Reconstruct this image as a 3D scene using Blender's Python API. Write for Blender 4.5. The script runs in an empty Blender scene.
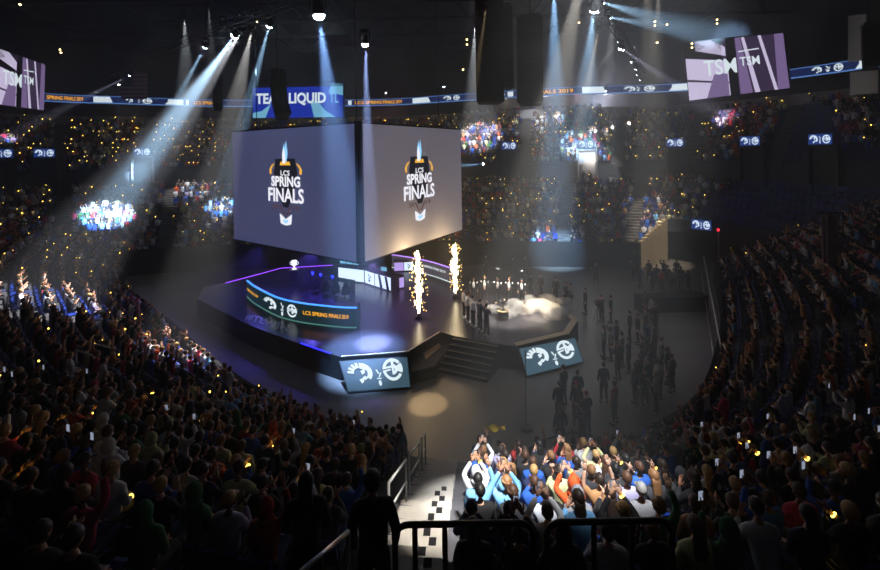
import bpy, math, random
import numpy as np
from mathutils import Vector, Matrix
random.seed(7)
RNG = np.random.default_rng(11)
SC = bpy.context.scene
COL = SC.collection
PI = math.pi

# ------------------------------------------------------------------ camera model (880 x 570 frame)
F_PX, CX, CY, CAM_Z, ROLL = 430.0, 440.0, 151.0, 11.5, math.radians(0.94)
def ray(px, py):
    u, v = px - CX, py - CY
    c, s = math.cos(ROLL), math.sin(ROLL)
    return (u * c - v * s) / F_PX, (u * s + v * c) / F_PX
def at(px, py, depth):
    """point seen at a pixel of the photograph, at a given distance ahead"""
    a, b = ray(px, py)
    return Vector((a * depth, depth, CAM_Z - b * depth))
def on_z(px, py, z):
    a, b = ray(px, py)
    return at(px, py, (CAM_Z - z) / b)
def proj(p):
    u, v = p[0] / p[1] * F_PX, (CAM_Z - p[2]) / p[1] * F_PX
    c, s = math.cos(ROLL), math.sin(ROLL)
    return CX + u * c + v * s, CY - u * s + v * c

cam_d = bpy.data.cameras.new('camera'); cam = bpy.data.objects.new('camera', cam_d); COL.objects.link(cam)
cam_d.sensor_width = 36; cam_d.lens = 36 * F_PX / 880
cam_d.shift_y = -(285 - CY) / 880; cam_d.shift_x = 0
c, s = math.cos(ROLL), math.sin(ROLL)
cam.matrix_world = Matrix(((c, s, 0, 0), (0, 0, -1, 0), (-s, c, 0, CAM_Z), (0, 0, 0, 1)))
cam_d.clip_start = 0.05; cam_d.clip_end = 400
SC.camera = cam
SC.view_settings.view_transform = 'Standard'; SC.view_settings.look = 'None'
SC.view_settings.gamma = 1; SC.view_settings.exposure = 0; SC.view_settings.use_curve_mapping = False

# ------------------------------------------------------------------ materials
def srgb(r, g, b):
    f = lambda x: (x / 255 / 12.92) if x / 255 <= .04045 else ((x / 255 + .055) / 1.055) ** 2.4
    return (f(r), f(g), f(b), 1)
def mat(name, rgb, rough=.7, metal=0, noise=0, nscale=8, bump=0, spec=.5):
    m = bpy.data.materials.new(name); m.use_nodes = True
    nt = m.node_tree; b = nt.nodes['Principled BSDF']
    col = srgb(*rgb)
    b.inputs['Base Color'].default_value = col
    b.inputs['Roughness'].default_value = rough; b.inputs['Metallic'].default_value = metal
    b.inputs['Specular IOR Level'].default_value = spec
    if noise or bump:
        tc = nt.nodes.new('ShaderNodeTexCoord'); n = nt.nodes.new('ShaderNodeTexNoise')
        n.inputs['Scale'].default_value = nscale; n.inputs['Detail'].default_value = 4
        nt.links.new(tc.outputs['Object'], n.inputs['Vector'])
        if noise:
            mx = nt.nodes.new('ShaderNodeMix'); mx.data_type = 'RGBA'
            mx.inputs[6].default_value = tuple(x * (1 - noise) for x in col[:3]) + (1,)
            mx.inputs[7].default_value = tuple(min(1, x * (1 + noise)) for x in col[:3]) + (1,)
            nt.links.new(n.outputs['Fac'], mx.inputs[0]); nt.links.new(mx.outputs[2], b.inputs['Base Color'])
        if bump:
            bp = nt.nodes.new('ShaderNodeBump'); bp.inputs['Strength'].default_value = bump
            nt.links.new(n.outputs['Fac'], bp.inputs['Height']); nt.links.new(bp.outputs['Normal'], b.inputs['Normal'])
    return m
def emit(name, rgb, strength=1, base=(8, 8, 8), sample=True, rough=.5):
    m = mat(name, base, rough)
    b = m.node_tree.nodes['Principled BSDF']
    b.inputs['Emission Color'].default_value = srgb(*rgb); b.inputs['Emission Strength'].default_value = strength
    m.cycles.emission_sampling = 'AUTO' if sample else 'NONE'
    return m

# ------------------------------------------------------------------ mesh builder
class MB:
    def __init__(s): s.v = []; s.f = []; s.mi = []
    def add(s, vs, fs, mi=0):
        o = len(s.v); s.v += [tuple(p) for p in vs]; s.f += [tuple(i + o for i in f) for f in fs]; s.mi += [mi] * len(fs); return s
    def box(s, cx, cy, cz, sx, sy, sz, rz=0, mi=0, M=None):
        vs = [Vector((x * sx / 2, y * sy / 2, z * sz / 2)) for z in (-1, 1) for y in (-1, 1) for x in (-1, 1)]
        R = Matrix.Rotation(rz, 3, 'Z')
        vs = [R @ p + Vector((cx, cy, cz)) for p in vs]
        if M is not None: vs = [M @ p for p in vs]
        return s.add(vs, [(0, 2, 3, 1), (4, 5, 7, 6), (0, 1, 5, 4), (2, 6, 7, 3), (0, 4, 6, 2), (1, 3, 7, 5)], mi)
    def prism(s, poly, z0, z1, mi=0, fn=None):
        n = len(poly); a = sum(poly[i][0] * poly[(i + 1) % n][1] - poly[(i + 1) % n][0] * poly[i][1] for i in range(n))
        if a < 0: poly = list(poly)[::-1]
        vs = [(x, y, z0) for x, y in poly] + [(x, y, z1) for x, y in poly]
        if fn: vs = [fn(*p) for p in vs]
        return s.add(vs, [tuple(range(n))[::-1], tuple(range(n, 2 * n))] + [(i, (i + 1) % n, n + (i + 1) % n, n + i) for i in range(n)], mi)
    def tube(s, pts, r, n=8, mi=0, cap=True, closed=False):
        pts = [Vector(p) for p in pts]; k = len(pts)
        rs = list(r) if hasattr(r, '__len__') else [r] * k
        vs = []; up = None
        for i, p in enumerate(pts):
            d = (pts[min(i + 1, k - 1)] - pts[max(i - 1, 0)])
            if closed: d = pts[(i + 1) % k] - pts[i - 1]
            d.normalize()
            if up is None: up = Vector((0, 0, 1)) if abs(d.z) < .9 else Vector((1, 0, 0))
            a = up - d * up.dot(d); a.normalize(); b = d.cross(a); up = a
            for j in range(n):
                t = 2 * PI * j / n; vs.append(p + (a * math.cos(t) + b * math.sin(t)) * rs[i])
        fs = [(i * n + j, i * n + (j + 1) % n, (i + 1) * n + (j + 1) % n, (i + 1) * n + j) for i in range(k - 1) for j in range(n)]
        if closed: fs += [((k - 1) * n + j, (k - 1) * n + (j + 1) % n, (j + 1) % n, j) for j in range(n)]
        elif cap: fs += [tuple(range(n))[::-1], tuple(range((k - 1) * n, k * n))]
        return s.add(vs, fs, mi)
    def ell(s, c, r, nu=12, nv=8, mi=0, M=None):
        vs = [(0, 0, -1)] + [(math.cos(2 * PI * j / nu) * math.sin(PI * i / nv), math.sin(2 * PI * j / nu) * math.sin(PI * i / nv), -math.cos(PI * i / nv)) for i in range(1, nv) for j in range(nu)] + [(0, 0, 1)]
        vs = [Vector((x * r[0], y * r[1], z * r[2])) for x, y, z in vs]
        if M is not None: vs = [M @ p for p in vs]
        vs = [p + Vector(c) for p in vs]
        fs = [(0, 1 + (j + 1) % nu, 1 + j) for j in range(nu)]
        fs += [(1 + i * nu + j, 1 + i * nu + (j + 1) % nu, 1 + (i + 1) * nu + (j + 1) % nu, 1 + (i + 1) * nu + j) for i in range(nv - 2) for j in range(nu)]
        l = len(vs) - 1; fs += [(l, 1 + (nv - 2) * nu + j, 1 + (nv - 2) * nu + (j + 1) % nu) for j in range(nu)]
        return s.add(vs, fs, mi)
    def strip(s, A, B, mi=0):
        n = len(A); return s.add(list(A) + list(B), [(i, i + 1, n + i + 1, n + i) for i in range(n - 1)], mi)
    def mesh(s, name, mats, smooth=False):
        me = bpy.data.meshes.new(name); me.from_pydata(s.v, [], s.f)
        for m in (mats if isinstance(mats, (list, tuple)) else [mats]): me.materials.append(m)
        me.polygons.foreach_set('material_index', s.mi)
        if smooth: me.polygons.foreach_set('use_smooth', [True] * len(s.f))
        me.update(); return me
    def build(s, name, mats, parent=None, smooth=False, label=None):
        o = bpy.data.objects.new(name, s.mesh(name, mats, smooth)); COL.objects.link(o)
        if parent: o.parent = parent
        if label: o['label'] = label
        return o
def tag(o, label, cat, group=None, kind=None):
    o['label'] = label; o['category'] = cat
    if group: o['group'] = group
    if kind: o['kind'] = kind
    return o
def struct(o): o['kind'] = 'structure'; return o
def empty(name, loc, label, cat, group=None, rz=0):
    o = bpy.data.objects.new(name, None); COL.objects.link(o); o.location = loc; o.rotation_euler = (0, 0, rz); o.empty_display_size = .2
    return tag(o, label, cat, group)
def copy_tree(o, parent=None):
    c = o.copy(); COL.objects.link(c); c.parent = parent
    for ch in o.children: copy_tree(ch, c)
    return c
def text_geo(txt, bold=0.02, sx=1.0):
    """flat letters, height about 1, centred: (verts2d, faces)"""
    cu = bpy.data.curves.new('t', 'FONT'); cu.body = txt; cu.size = 1.4; cu.align_x = 'CENTER'; cu.align_y = 'CENTER'; cu.offset = bold; cu.resolution_u = 3
    o = bpy.data.objects.new('t', cu); COL.objects.link(o)
    dg = bpy.context.evaluated_depsgraph_get(); me = bpy.data.meshes.new_from_object(o.evaluated_get(dg))
    vs = [(v.co.x, v.co.y) for v in me.vertices]; fs = [tuple(p.vertices) for p in me.polygons]
    bpy.data.objects.remove(o); bpy.data.curves.remove(cu); bpy.data.meshes.remove(me)
    xs = [p[0] for p in vs]; ys = [p[1] for p in vs]; cx, cy = (min(xs) + max(xs)) / 2, (min(ys) + max(ys)) / 2
    w = max(xs) - min(xs); h = max(ys) - min(ys)
    return [((x - cx) / w, (y - cy) / h) for x, y in vs], fs, w / h      # unit box, aspect
def flat(mb, geo, fn, cx, cy, w, h, mi=0, d=.02):
    vs, fs = geo[0], geo[1]
    mb.add([fn(cx + x * w, cy + y * h, d) for x, y in vs], fs, mi)
def arc_geo(r0, r1, a0, a1, n=14, sq=1):
    A = [math.radians(a0 + (a1 - a0) * i / n) for i in range(n + 1)]
    vs = [(r0 * math.cos(a), r0 * math.sin(a) * sq) for a in A] + [(r1 * math.cos(a), r1 * math.sin(a) * sq) for a in A]
    return vs, [(i, i + 1, n + 2 + i, n + 1 + i) for i in range(n)]
def poly_geo(pts): return list(pts), [tuple(range(len(pts)))]
def emblem_horse():
    vs = []; fs = []
    def put(g):
        o = len(vs); vs.extend(g[0]); fs.extend(tuple(i + o for i in f) for f in g[1])
    for k in range(4):                                   # mane flicks fanning out on the left
        a = math.radians(168 - k * 22); d = (math.cos(a), math.sin(a)); n = (-d[1] * .06, d[0] * .06)
        p0 = (d[0] * .26, d[1] * .26); p1 = (d[0] * .52, d[1] * .52)
        put(poly_geo([(p0[0] - n[0], p0[1] - n[1]), (p1[0] - n[0], p1[1] - n[1]), (p1[0] + n[0], p1[1] + n[1]), (p0[0] + n[0], p0[1] + n[1])]))
    put(arc_geo(.22, .5, 88, 30)); put(arc_geo(.3, .5, 30, -40)); put(arc_geo(.2, .36, -40, -70))
    put(poly_geo([(.02, .12), (.18, .18), (.2, .02), (.06, -.08)])); put(poly_geo([(-.1, -.3), (.1, -.2), (.08, -.4), (-.02, -.48)]))
    return vs, fs
def emblem_ring():
    vs = []; fs = []
    def put(g):
        o = len(vs); vs.extend(g[0]); fs.extend(tuple(i + o for i in f) for f in g[1])
    put(arc_geo(.36, .5, 40, 170)); put(arc_geo(.36, .5, 185, 330)); put(arc_geo(.2, .5, -20, 35))
    put(poly_geo([(-.5, .02), (-.05, .08), (-.05, .18), (-.5, .1)])); put(poly_geo([(-.5, -.12), (-.1, -.04), (-.1, .03), (-.5, -.03)]))
    put(poly_geo([(-.06, .4), (.08, .42), (.06, -.1), (-.04, -.2)])); put(arc_geo(.1, .24, 90, -100, 8))
    return vs, fs
def emblem_mid():
    vs = []; fs = []
    def put(g):
        o = len(vs); vs.extend(g[0]); fs.extend(tuple(i + o for i in f) for f in g[1])
    put(poly_geo([(-.35, .5), (-.12, .5), (.1, .22), (-.1, .22)])); put(poly_geo([(.2, .3), (.4, .3), (.1, .02), (-.1, .02)]))
    put(poly_geo([(-.35, -.02), (.3, -.02), (.3, -.1), (-.35, -.1)])); put(arc_geo(0, .22, 0, 360, 12, .8))
    o = len(vs); n = 15; vs[-2 * (13):] = [(x, y - .34) for x, y in vs[-26:]]
    return vs, fs
HORSE, RING, MIDM = emblem_horse(), emblem_ring(), emblem_mid()
def lerp(a, b, t): return a + (b - a) * t
class Curve:
    def __init__(s, pts): s.p = [Vector(p) for p in pts]
    def __call__(s, t):
        n = len(s.p); t = max(0, min(n - 1 - 1e-6, t)); i = int(t); f = t - i
        a, b, c, d = s.p[max(i - 1, 0)], s.p[i], s.p[i + 1], s.p[min(i + 2, n - 1)]
        return .5 * ((2 * b) + (c - a) * f + (2 * a - 5 * b + 4 * c - d) * f * f + (3 * b - a - 3 * c + d) * f ** 3)
    def n(s): return len(s.p) - 1
BEAM = 7; HAZE = .006; SIDE = 1; DOOR_PEOPLE = []
# ------------------------------------------------------------------ palette
M = {}
M['concrete'] = mat('concrete', (92, 88, 84), .55, noise=.25, nscale=1.2, bump=.05)
M['floor'] = mat('arena floor', (98, 92, 86), .38, noise=.3, nscale=.7, bump=.04)
M['tier'] = mat('tier concrete', (74, 74, 78), .8, noise=.3, nscale=2)
M['tan_wall'] = mat('painted tan block', (168, 150, 118), .8, noise=.15, nscale=3)
M['pale_wall'] = mat('pale painted wall', (150, 148, 152), .8, noise=.12, nscale=1)
M['dark_wall'] = mat('dark wall', (52, 52, 60), .9, noise=.3, nscale=.6)
M['drape'] = mat('black drape', (16, 16, 18), .95, noise=.3, nscale=6)
M['black'] = mat('black metal', (14, 14, 16), .45, noise=.2, nscale=9)
M['matte'] = mat('matte black', (10, 10, 11), .9, noise=.2, nscale=9)
M['steel'] = mat('brushed steel', (188, 188, 190), .3, 1, noise=.1, nscale=30)
M['rail'] = mat('pale painted rail', (215, 215, 212), .45, noise=.05)
M['stage'] = mat('glossy black stage deck', (54, 52, 58), .27, noise=.3, nscale=.9)
M['stage_trim'] = mat('tan stage edging', (150, 132, 104), .45, noise=.15, nscale=6)
M['wood'] = mat('pale plywood', (176, 134, 92), .55, noise=.25, nscale=5)
M['seat'] = mat('blue plastic seat', (20, 46, 124), .45, noise=.12, nscale=6)
M['roof'] = mat('roof deck', (38, 40, 48), .9, noise=.3, nscale=.5)
M['roof_steel'] = mat('roof steel', (60, 64, 74), .7, noise=.2, nscale=2)
M['white_cloth'] = mat('white banner cloth', (205, 198, 188), .9, noise=.12, nscale=.6)
M['lamp_on'] = emit('lit lamp lens', (225, 240, 255), 60, sample=False)
M['lamp_warm'] = emit('lit warm lamp lens', (255, 214, 140), 12, sample=False)
M['dot'] = emit('glowing wristband', (255, 206, 80), 7, sample=False)

# ------------------------------------------------------------------ bowl geometry (plan curves)
ZR = 19.5                                                   # ribbon display height
V2 = lambda x, y: (x, y, 0)
R_px = [(45, 98), (120, 101), (230, 104), (380, 103), (450, 99), (560, 92), (680, 88), (790, 75), (880, 62)]
R_pts = [V2(-60, 45)] + [V2(*on_z(x, y, ZR)[:2]) for x, y in R_px] + [V2(45.5, 33)]
F_far = [V2(-40, 32), V2(-35.5, 37.5), V2(-31, 41), V2(-22.5, 43), V2(-9, 43.6), V2(1.2, 43.2), V2(11, 42.2), V2(19.5, 41), V2(24, 38.2), V2(25.8, 34.5), V2(27, 30)]
RIB = Curve(R_pts); FF = Curve(F_far)
NL, NU = 12, 12
Z0F, RISE_L, RISE_U, Z0U = 1.6, .5, .54, 9.6
def far_low(t, i):                                          # i rows up, lower far bank
    f, r = FF(t), RIB(t); p = f.lerp(f + (r - f) * .46, i / NL); return p
def far_up(t, i):
    f, r = FF(t), RIB(t); d = (r - f).normalized(); return (f + (r - f) * .54).lerp(r - d * 2.2, i / NU)
NB = 20
F_near = [V2(-30.5, 41.5), V2(-28, 37.5), V2(-24, 32.5), V2(-17, 26.3), V2(-10, 19.8), V2(-4, 15.8), V2(3, 14.3), V2(9, 16.2), V2(14.2, 22), V2(19.5, 30), V2(23.5, 37)]
T_near = [V2(-47, 38.5), V2(-44, 34), V2(-40, 26), V2(-33, 15), V2(-22, 6), V2(-7.6, -1.3), V2(4, -2.6), V2(17, 1), V2(29, 10), V2(36, 22), V2(40, 31)]
FN, TN = Curve(F_near), Curve(T_near)
Z0N, RISE_N = 1.0, .45
def near(t, i): return FN(t).lerp(TN(t), i / NB)
def find_t(fn, px, lo, hi):
    """parameter at which a plan curve passes behind a photograph column"""
    best = None
    for k in range(400):
        t = lo + (hi - lo) * k / 399; p = fn(t)
        if p.y < 1: continue
        e = abs(proj(p)[0] - px)
        if best is None or e < best[0]: best = (e, t)
    return best[1]
def zpt(p, z): return Vector((p.x, p.y, z))

def tier_mesh(fn, n, z0, rise, ta, tb, step, name, m, skirt=None):
    ts = [ta + (tb - ta) * k / step for k in range(step + 1)]
    mb = MB()
    if skirt is not None: mb.strip([zpt(fn(t, 0), skirt) for t in ts], [zpt(fn(t, 0), z0) for t in ts])
    for i in range(n):
        z = z0 + rise * i
        mb.strip([zpt(fn(t, i), z) for t in ts], [zpt(fn(t, i + 1), z) for t in ts])
        if i < n - 1: mb.strip([zpt(fn(t, i + 1), z) for t in ts], [zpt(fn(t, i + 1), z + rise) for t in ts])
    return struct(mb.build(name, m))
T_FAR_END = find_t(lambda t: zpt(far_low(t, 0), 2.4), 643, 3, 10)
def t_end(i):                                               # the lower far bank stops along the tunnel wall
    return T_ENDS[min(i, 4)] if i < 4 else 10
T_ENDS = [find_t(lambda t: zpt(far_low(t, i), 2.4 + .4 * i), 641 + 6.7 * i, 3, 10) for i in range(5)]
tier_mesh(near, NB, Z0N, RISE_N, 0, 10, 120, 'seating_tier_near', M['tier'], 0)
mb = MB()
for i in range(4):
    ts = [T_ENDS[i] * k / 90 for k in range(91)]; z = Z0F + RISE_L * i
    if i == 0: mb.strip([zpt(far_low(t, 0), 0) for t in ts], [zpt(far_low(t, 0), z) for t in ts])
    mb.strip([zpt(far_low(t, i), z) for t in ts], [zpt(far_low(t, i + 1), z) for t in ts])
    mb.strip([zpt(far_low(t, i + 1), z) for t in ts], [zpt(far_low(t, i + 1), z + RISE_L) for t in ts])
struct(mb.build('seating_tier_far_lower', M['tier']))
tier_mesh(far_up, NU, Z0U, RISE_U, 0, 10, 110, 'seating_tier_far_upper', M['tier'], Z0F + RISE_L * NL - .5)
def curve_wall(fn, ta, tb, step, z0, z1, th, name, m):
    ts = [ta + (tb - ta) * k / step for k in range(step + 1)]
    ins = [fn(t) for t in ts]; out = []
    for k, p in enumerate(ins):
        d = (ins[min(k + 1, step)] - ins[max(k - 1, 0)]).normalized(); out.append(p + Vector((-d.y, d.x, 0)) * th)
    mb = MB(); n = step + 1
    vs = [zpt(p, z0) for p in ins] + [zpt(p, z1) for p in ins] + [zpt(p, z0) for p in out] + [zpt(p, z1) for p in out]
    fs = []
    for k in range(step):
        fs += [(k, k + 1, n + k + 1, n + k), (2 * n + k + 1, 2 * n + k, 3 * n + k, 3 * n + k + 1), (n + k, n + k + 1, 3 * n + k + 1, 3 * n + k), (k, 2 * n + k, 2 * n + k + 1, k + 1)]
    fs += [(0, n, 3 * n, 2 * n), (n - 1, 3 * n - 1, 4 * n - 1, 2 * n - 1)]
    mb.add(vs, fs); return mb.build(name, m)
# front parapets and the fascia below the far bank
struct(curve_wall(lambda t: far_low(t, 0), 0, T_ENDS[0], 90, 0, 2.45, -.18, 'wall_far_fascia', M['drape']))
struct(curve_wall(lambda t: near(t, 0), 0, 4.98, 70, 0, 1.55, .15, 'wall_near_parapet', M['matte']))
struct(curve_wall(lambda t: near(t, 0), 6.75, 10, 50, 0, 1.55, .15, 'wall_right_parapet', M['matte']))
# walkway behind the lower bank, back wall, ceiling, floor
ts = [10 * k / 100 for k in range(101)]
mb = MB(); zc = Z0F + RISE_L * NL - .5
mb.strip([zpt(far_low(t, NL), zc) for t in ts], [zpt(far_up(t, 0), zc) for t in ts]); struct(mb.build('trim_walkway', M['tier']))
mb = MB(); zt = Z0U + RISE_U * NU
mb.strip([zpt(far_up(t, NU), zt) for t in ts], [zpt(RIB(t) * 1.08, zt) for t in ts]); struct(mb.build('trim_upper_concourse', M['tier']))
struct(curve_wall(lambda t: far_up(t, NU), 0, 10, 90, zt - .6, zt + .95, -.12, 'wall_upper_parapet', M['pale_wall']))
struct(curve_wall(lambda t: RIB(t) * 1.075, 0, 10, 90, 12, 31, -.4, 'wall_back', M['dark_wall']))
mb = MB(); mb.box(0, 35, -.15, 130, 110, .3); struct(mb.build('floor', M['floor']))
mb = MB(); mb.box(0, 35, 30.1, 130, 110, .2); struct(mb.build('ceiling', M['roof']))
# end wall of the far bank beside the tunnel, stepped along its top
mb = MB(); W_PTS = [far_low(T_ENDS[i], i) for i in range(5)]
for i in range(4):
    a, b = W_PTS[i], W_PTS[i + 1]; d = (b - a).normalized(); n = Vector((-d.y, d.x, 0)); zt_ = 2.55 + RISE_L * i
    for h in (0, 1):
        p, q = a.lerp(b, h / 2), a.lerp(b, h / 2 + .5); mb.prism([(p.x, p.y), (q.x, q.y), ((q + n * .35).x, (q + n * .35).y), ((p + n * .35).x, (p + n * .35).y)], 0, zt_ + .25 * h)
struct(mb.build('wall_tunnel_end', M['tan_wall']))
# bridging seating deck over the tunnel
def far_mid(t, i): return far_low(t, 4 + i)
tier_mesh(far_mid, 8, Z0F + RISE_L * 4, RISE_L, 0, 10, 110, 'seating_tier_far_middle', M['tier'], Z0F + RISE_L * 4 - .5)
ts2 = [T_ENDS[4] + (10 - T_ENDS[4]) * k / 30 for k in range(31)]; mb = MB()
mb.strip([zpt(far_low(t, 4), Z0F + RISE_L * 4 - .5) for t in ts2], [zpt(far_low(t, NL), Z0F + RISE_L * 4 - .5) for t in ts2]); struct(mb.build('ceiling_tunnel', M['dark_wall']))
struct(curve_wall(lambda t: far_low(t, NL - .5), T_ENDS[4] - .6, 10, 30, 0, Z0F + RISE_L * 4 - .5, .2, 'wall_tunnel_back', M['dark_wall']))
struct(curve_wall(lambda t: far_low(t, 4), T_ENDS[4], 10, 30, Z0F + RISE_L * 4 - .5, Z0F + RISE_L * 4 + .75, -.12, 'wall_tunnel_lip', M['dark_wall']))
# roof steel: long joists and cross beams, each its own
k = 0
for y in np.arange(22, 74, 7.5):
    mb = MB(); mb.box(0, y, 27.6, 104, .3, .35); mb.box(0, y, 29.6, 104, .3, .3)
    for q in range(26): mb.tube([(-52 + q * 4, y, 27.6), (-50 + q * 4, y, 29.6), (-48 + q * 4, y, 27.6)], .09, 4)
    struct(mb.build('trim_roof_joist', M['roof_steel']))
for x in np.arange(-48, 49, 12):
    mb = MB(); mb.box(x, 46, 28.6, .3, 60, .3); struct(mb.build('trim_roof_beam', M['roof_steel']))

# stairs up through the banks: pale treads, one flight each
def flight(fn, n, z0, rise, t, w, i0, i1, name, m, label):
    mb = MB()
    for i in range(i0, i1):
        a, b = fn(t, i), fn(t, i + 1); d = (b - a); l = d.length; d.normalize(); e = Vector((-d.y, d.x, 0))
        for h in (0, 1):
            c0 = a + d * (l / 2 * h); z1 = z0 + rise * i + rise / 2 * h + .02
            P = [c0 - e * w / 2, c0 + e * w / 2, c0 + d * (l / 2) + e * w / 2, c0 + d * (l / 2) - e * w / 2]
            vs = [zpt(p, z1 - rise / 2 - .05) for p in P] + [zpt(p, z1) for p in P]
            mb.add(vs, [(4, 5, 6, 7), (3, 2, 1, 0), (0, 1, 5, 4), (1, 2, 6, 5), (2, 3, 7, 6), (3, 0, 4, 7)])
    o = mb.build(name, m); return o
T_A = find_t(lambda t: zpt(near(t, 8), 0), 419, 4.5, 7)         # the stair that runs down from the camera
ZN = lambda i: Z0N + RISE_N * i
M['tread'] = mat('pale concrete tread', (176, 170, 160), .7, noise=.15, nscale=4)
st = flight(near, NB, Z0N, RISE_N, T_A, 1.15, 0, 14, 'stair_treads', M['tread'], '')
tag(st, 'pale concrete stair running down through the near seats to the floor', 'stairs')
# black checker marks along the checkered edge of the stair, each a part
for i in range(4, 13):
    a, b = near(T_A, i), near(T_A, i + 1); d = (b - a).normalized(); e = Vector((-d.y, d.x, 0)); l = (b - a).length
    for h in (0, 1):
        for q in range(2):
            z = ZN(i) + RISE_N / 2 * h + .03; p = a + d * (l / 2 * h + .1 + .2 * q) + e * SIDE * (.34 - .14 * ((q + h) % 2))
            mb = MB(); mb.box(p.x, p.y, z, .13, .15, .012, math.atan2(e.y, e.x)); mb.build('checker_mark', M['matte'], st)
AISLES_N = [(T_A, .62)]
def near_len(t0, t1, i=8):
    n = 60; return sum((near(t0 + (t1 - t0) * (k + 1) / n, i) - near(t0 + (t1 - t0) * k / n, i)).length for k in range(n))
for sgn in (-1, 1):
    t = T_A; acc = 0
    while 0.2 < t < 9.8:
        t2 = t + sgn * .02; acc += (near(t2, 4) - near(t, 4)).length; t = t2
        if acc > 10.5:
            acc = 0; AISLES_N.append((t, .55))
            o = flight(near, NB, Z0N, RISE_N, t, 1.0, 0, 20, 'stair_treads', M['concrete'], '')
            tag(o, 'dark stair between dark sections of the near stands', 'stairs', 'stairs in the dark near stands')
# far stairs located where the photograph shows the pale diagonals
FAR_L_A, FAR_U_A = [], []
for pxs, py, lst, fn, z0, rise, n, nm in [((564, 640 - 5, 168, 62, 300), 215, FAR_L_A, far_low, Z0F, RISE_L, NL, 'lower'), ((528, 697, 786, 60, 150, 235, 620), 140, FAR_U_A, far_up, Z0U, RISE_U, NU, 'upper')]:
    for px in pxs:
        t = find_t(lambda t: zpt(fn(t, n // 2), 8), px, .3, 9.7); lst.append(t)
        o = flight(fn, n, z0, rise, t, 1.3, 0, n, 'stair_treads', M['concrete'], '')
        tag(o, 'pale stair climbing the far %s stands%s' % (nm, {564: ' right of the hanging screen', 635: ' just left of the tan tunnel wall', 168: ' under the bright white doorway', 62: ' at far left', 300: ' behind the hanging screen', 528: ' through the brightest upper crowd', 697: ' below the large right screen', 786: ' beside the empty dark seats', 60: ' near the left screen', 150: ' above the bright doorway', 235: ' beside the hanging screen edge', 620: ' left of the large right screen'}[px]), 'stairs')
M['flag_white'] = mat('flag white', (150, 140, 150), .9); M['flag_red'] = mat('flag red', (110, 40, 50), .9); M['flag_blue'] = mat('flag blue', (34, 40, 84), .9)
M['curtain'] = mat('mauve curtain', (120, 104, 116), .9, noise=.2, nscale=3); M['phone'] = emit('phone screen glow', (150, 160, 180), .8, sample=False)
M['red_lamp'] = emit('red lamp glow', (255, 40, 60), 3, sample=False)
M['towel'] = mat('yellow towel', (220, 190, 40), .9, noise=.15, nscale=12)
def quad_fn(TL, TR, BR, BL):
    TL, TR, BR, BL = map(Vector, (TL, TR, BR, BL)); n = (TR - TL).cross(TL - BL).normalized()
    BR = BR - n * (BR - TL).dot(n)                          # keep the panel flat
    def fn(u, v, d=0):
        a, b = u + .5, .5 - v
        return TL.lerp(TR, a).lerp(BL.lerp(BR, a), b) + n * d
    return fn, n
def panel(mb, fn, th, mi=0, u0=-.5, u1=.5, v0=-.5, v1=.5, d0=0):
    P = [(u0, v0), (u1, v0), (u1, v1), (u0, v1)]
    mb.prism(P, 0, 1, mi, fn=lambda x, y, z: fn(x, y, d0 - th + th * z))
# ------------------------------------------------------------------ doorways between the tiers and the small signs over them
M['sign_blue'] = emit('blue sign glow', (34, 62, 132), 1.0, sample=False); M['sign_white'] = emit('white sign mark glow', (214, 232, 250), 1.3, sample=False)
PORTAL_X = [2, 46, 142, 508, 588, 678, 754, 826]
NOTE = {2: 'at the far left edge', 46: 'just below the left TSM screen', 142: 'over the bright white doorway', 508: 'right of the hanging screen cube', 588: 'over the lit pale doorway', 678: 'above the tan tunnel wall', 754: 'beside the stair to the large right screen', 826: 'over the dark empty seats at right'}
def small_sign(C, rz, w, h, label):
    t = empty('tier_sign', C, label, 'sign', 'blue signs over the stand doorways', rz)
    fn, _ = quad_fn((-w / 2, 0, h / 2), (w / 2, 0, h / 2), (w / 2, 0, -h / 2), (-w / 2, 0, -h / 2))
    mb = MB(); mb.box(0, .09, 0, w + .12, .16, h + .12); mb.build('case', M['black'], t)
    mb = MB(); panel(mb, fn, .02, d0=.025); d = mb.build('display', M['sign_blue'], t)
    mb = MB(); flat(mb, HORSE, fn, -.27, 0, .36, .8, 0, .04); flat(mb, MIDM, fn, .0, -.05, .12, .7, 0, .04); flat(mb, RING, fn, .27, 0, .34, .8, 0, .04); mb.build('emblem', M['sign_white'], d)
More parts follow.
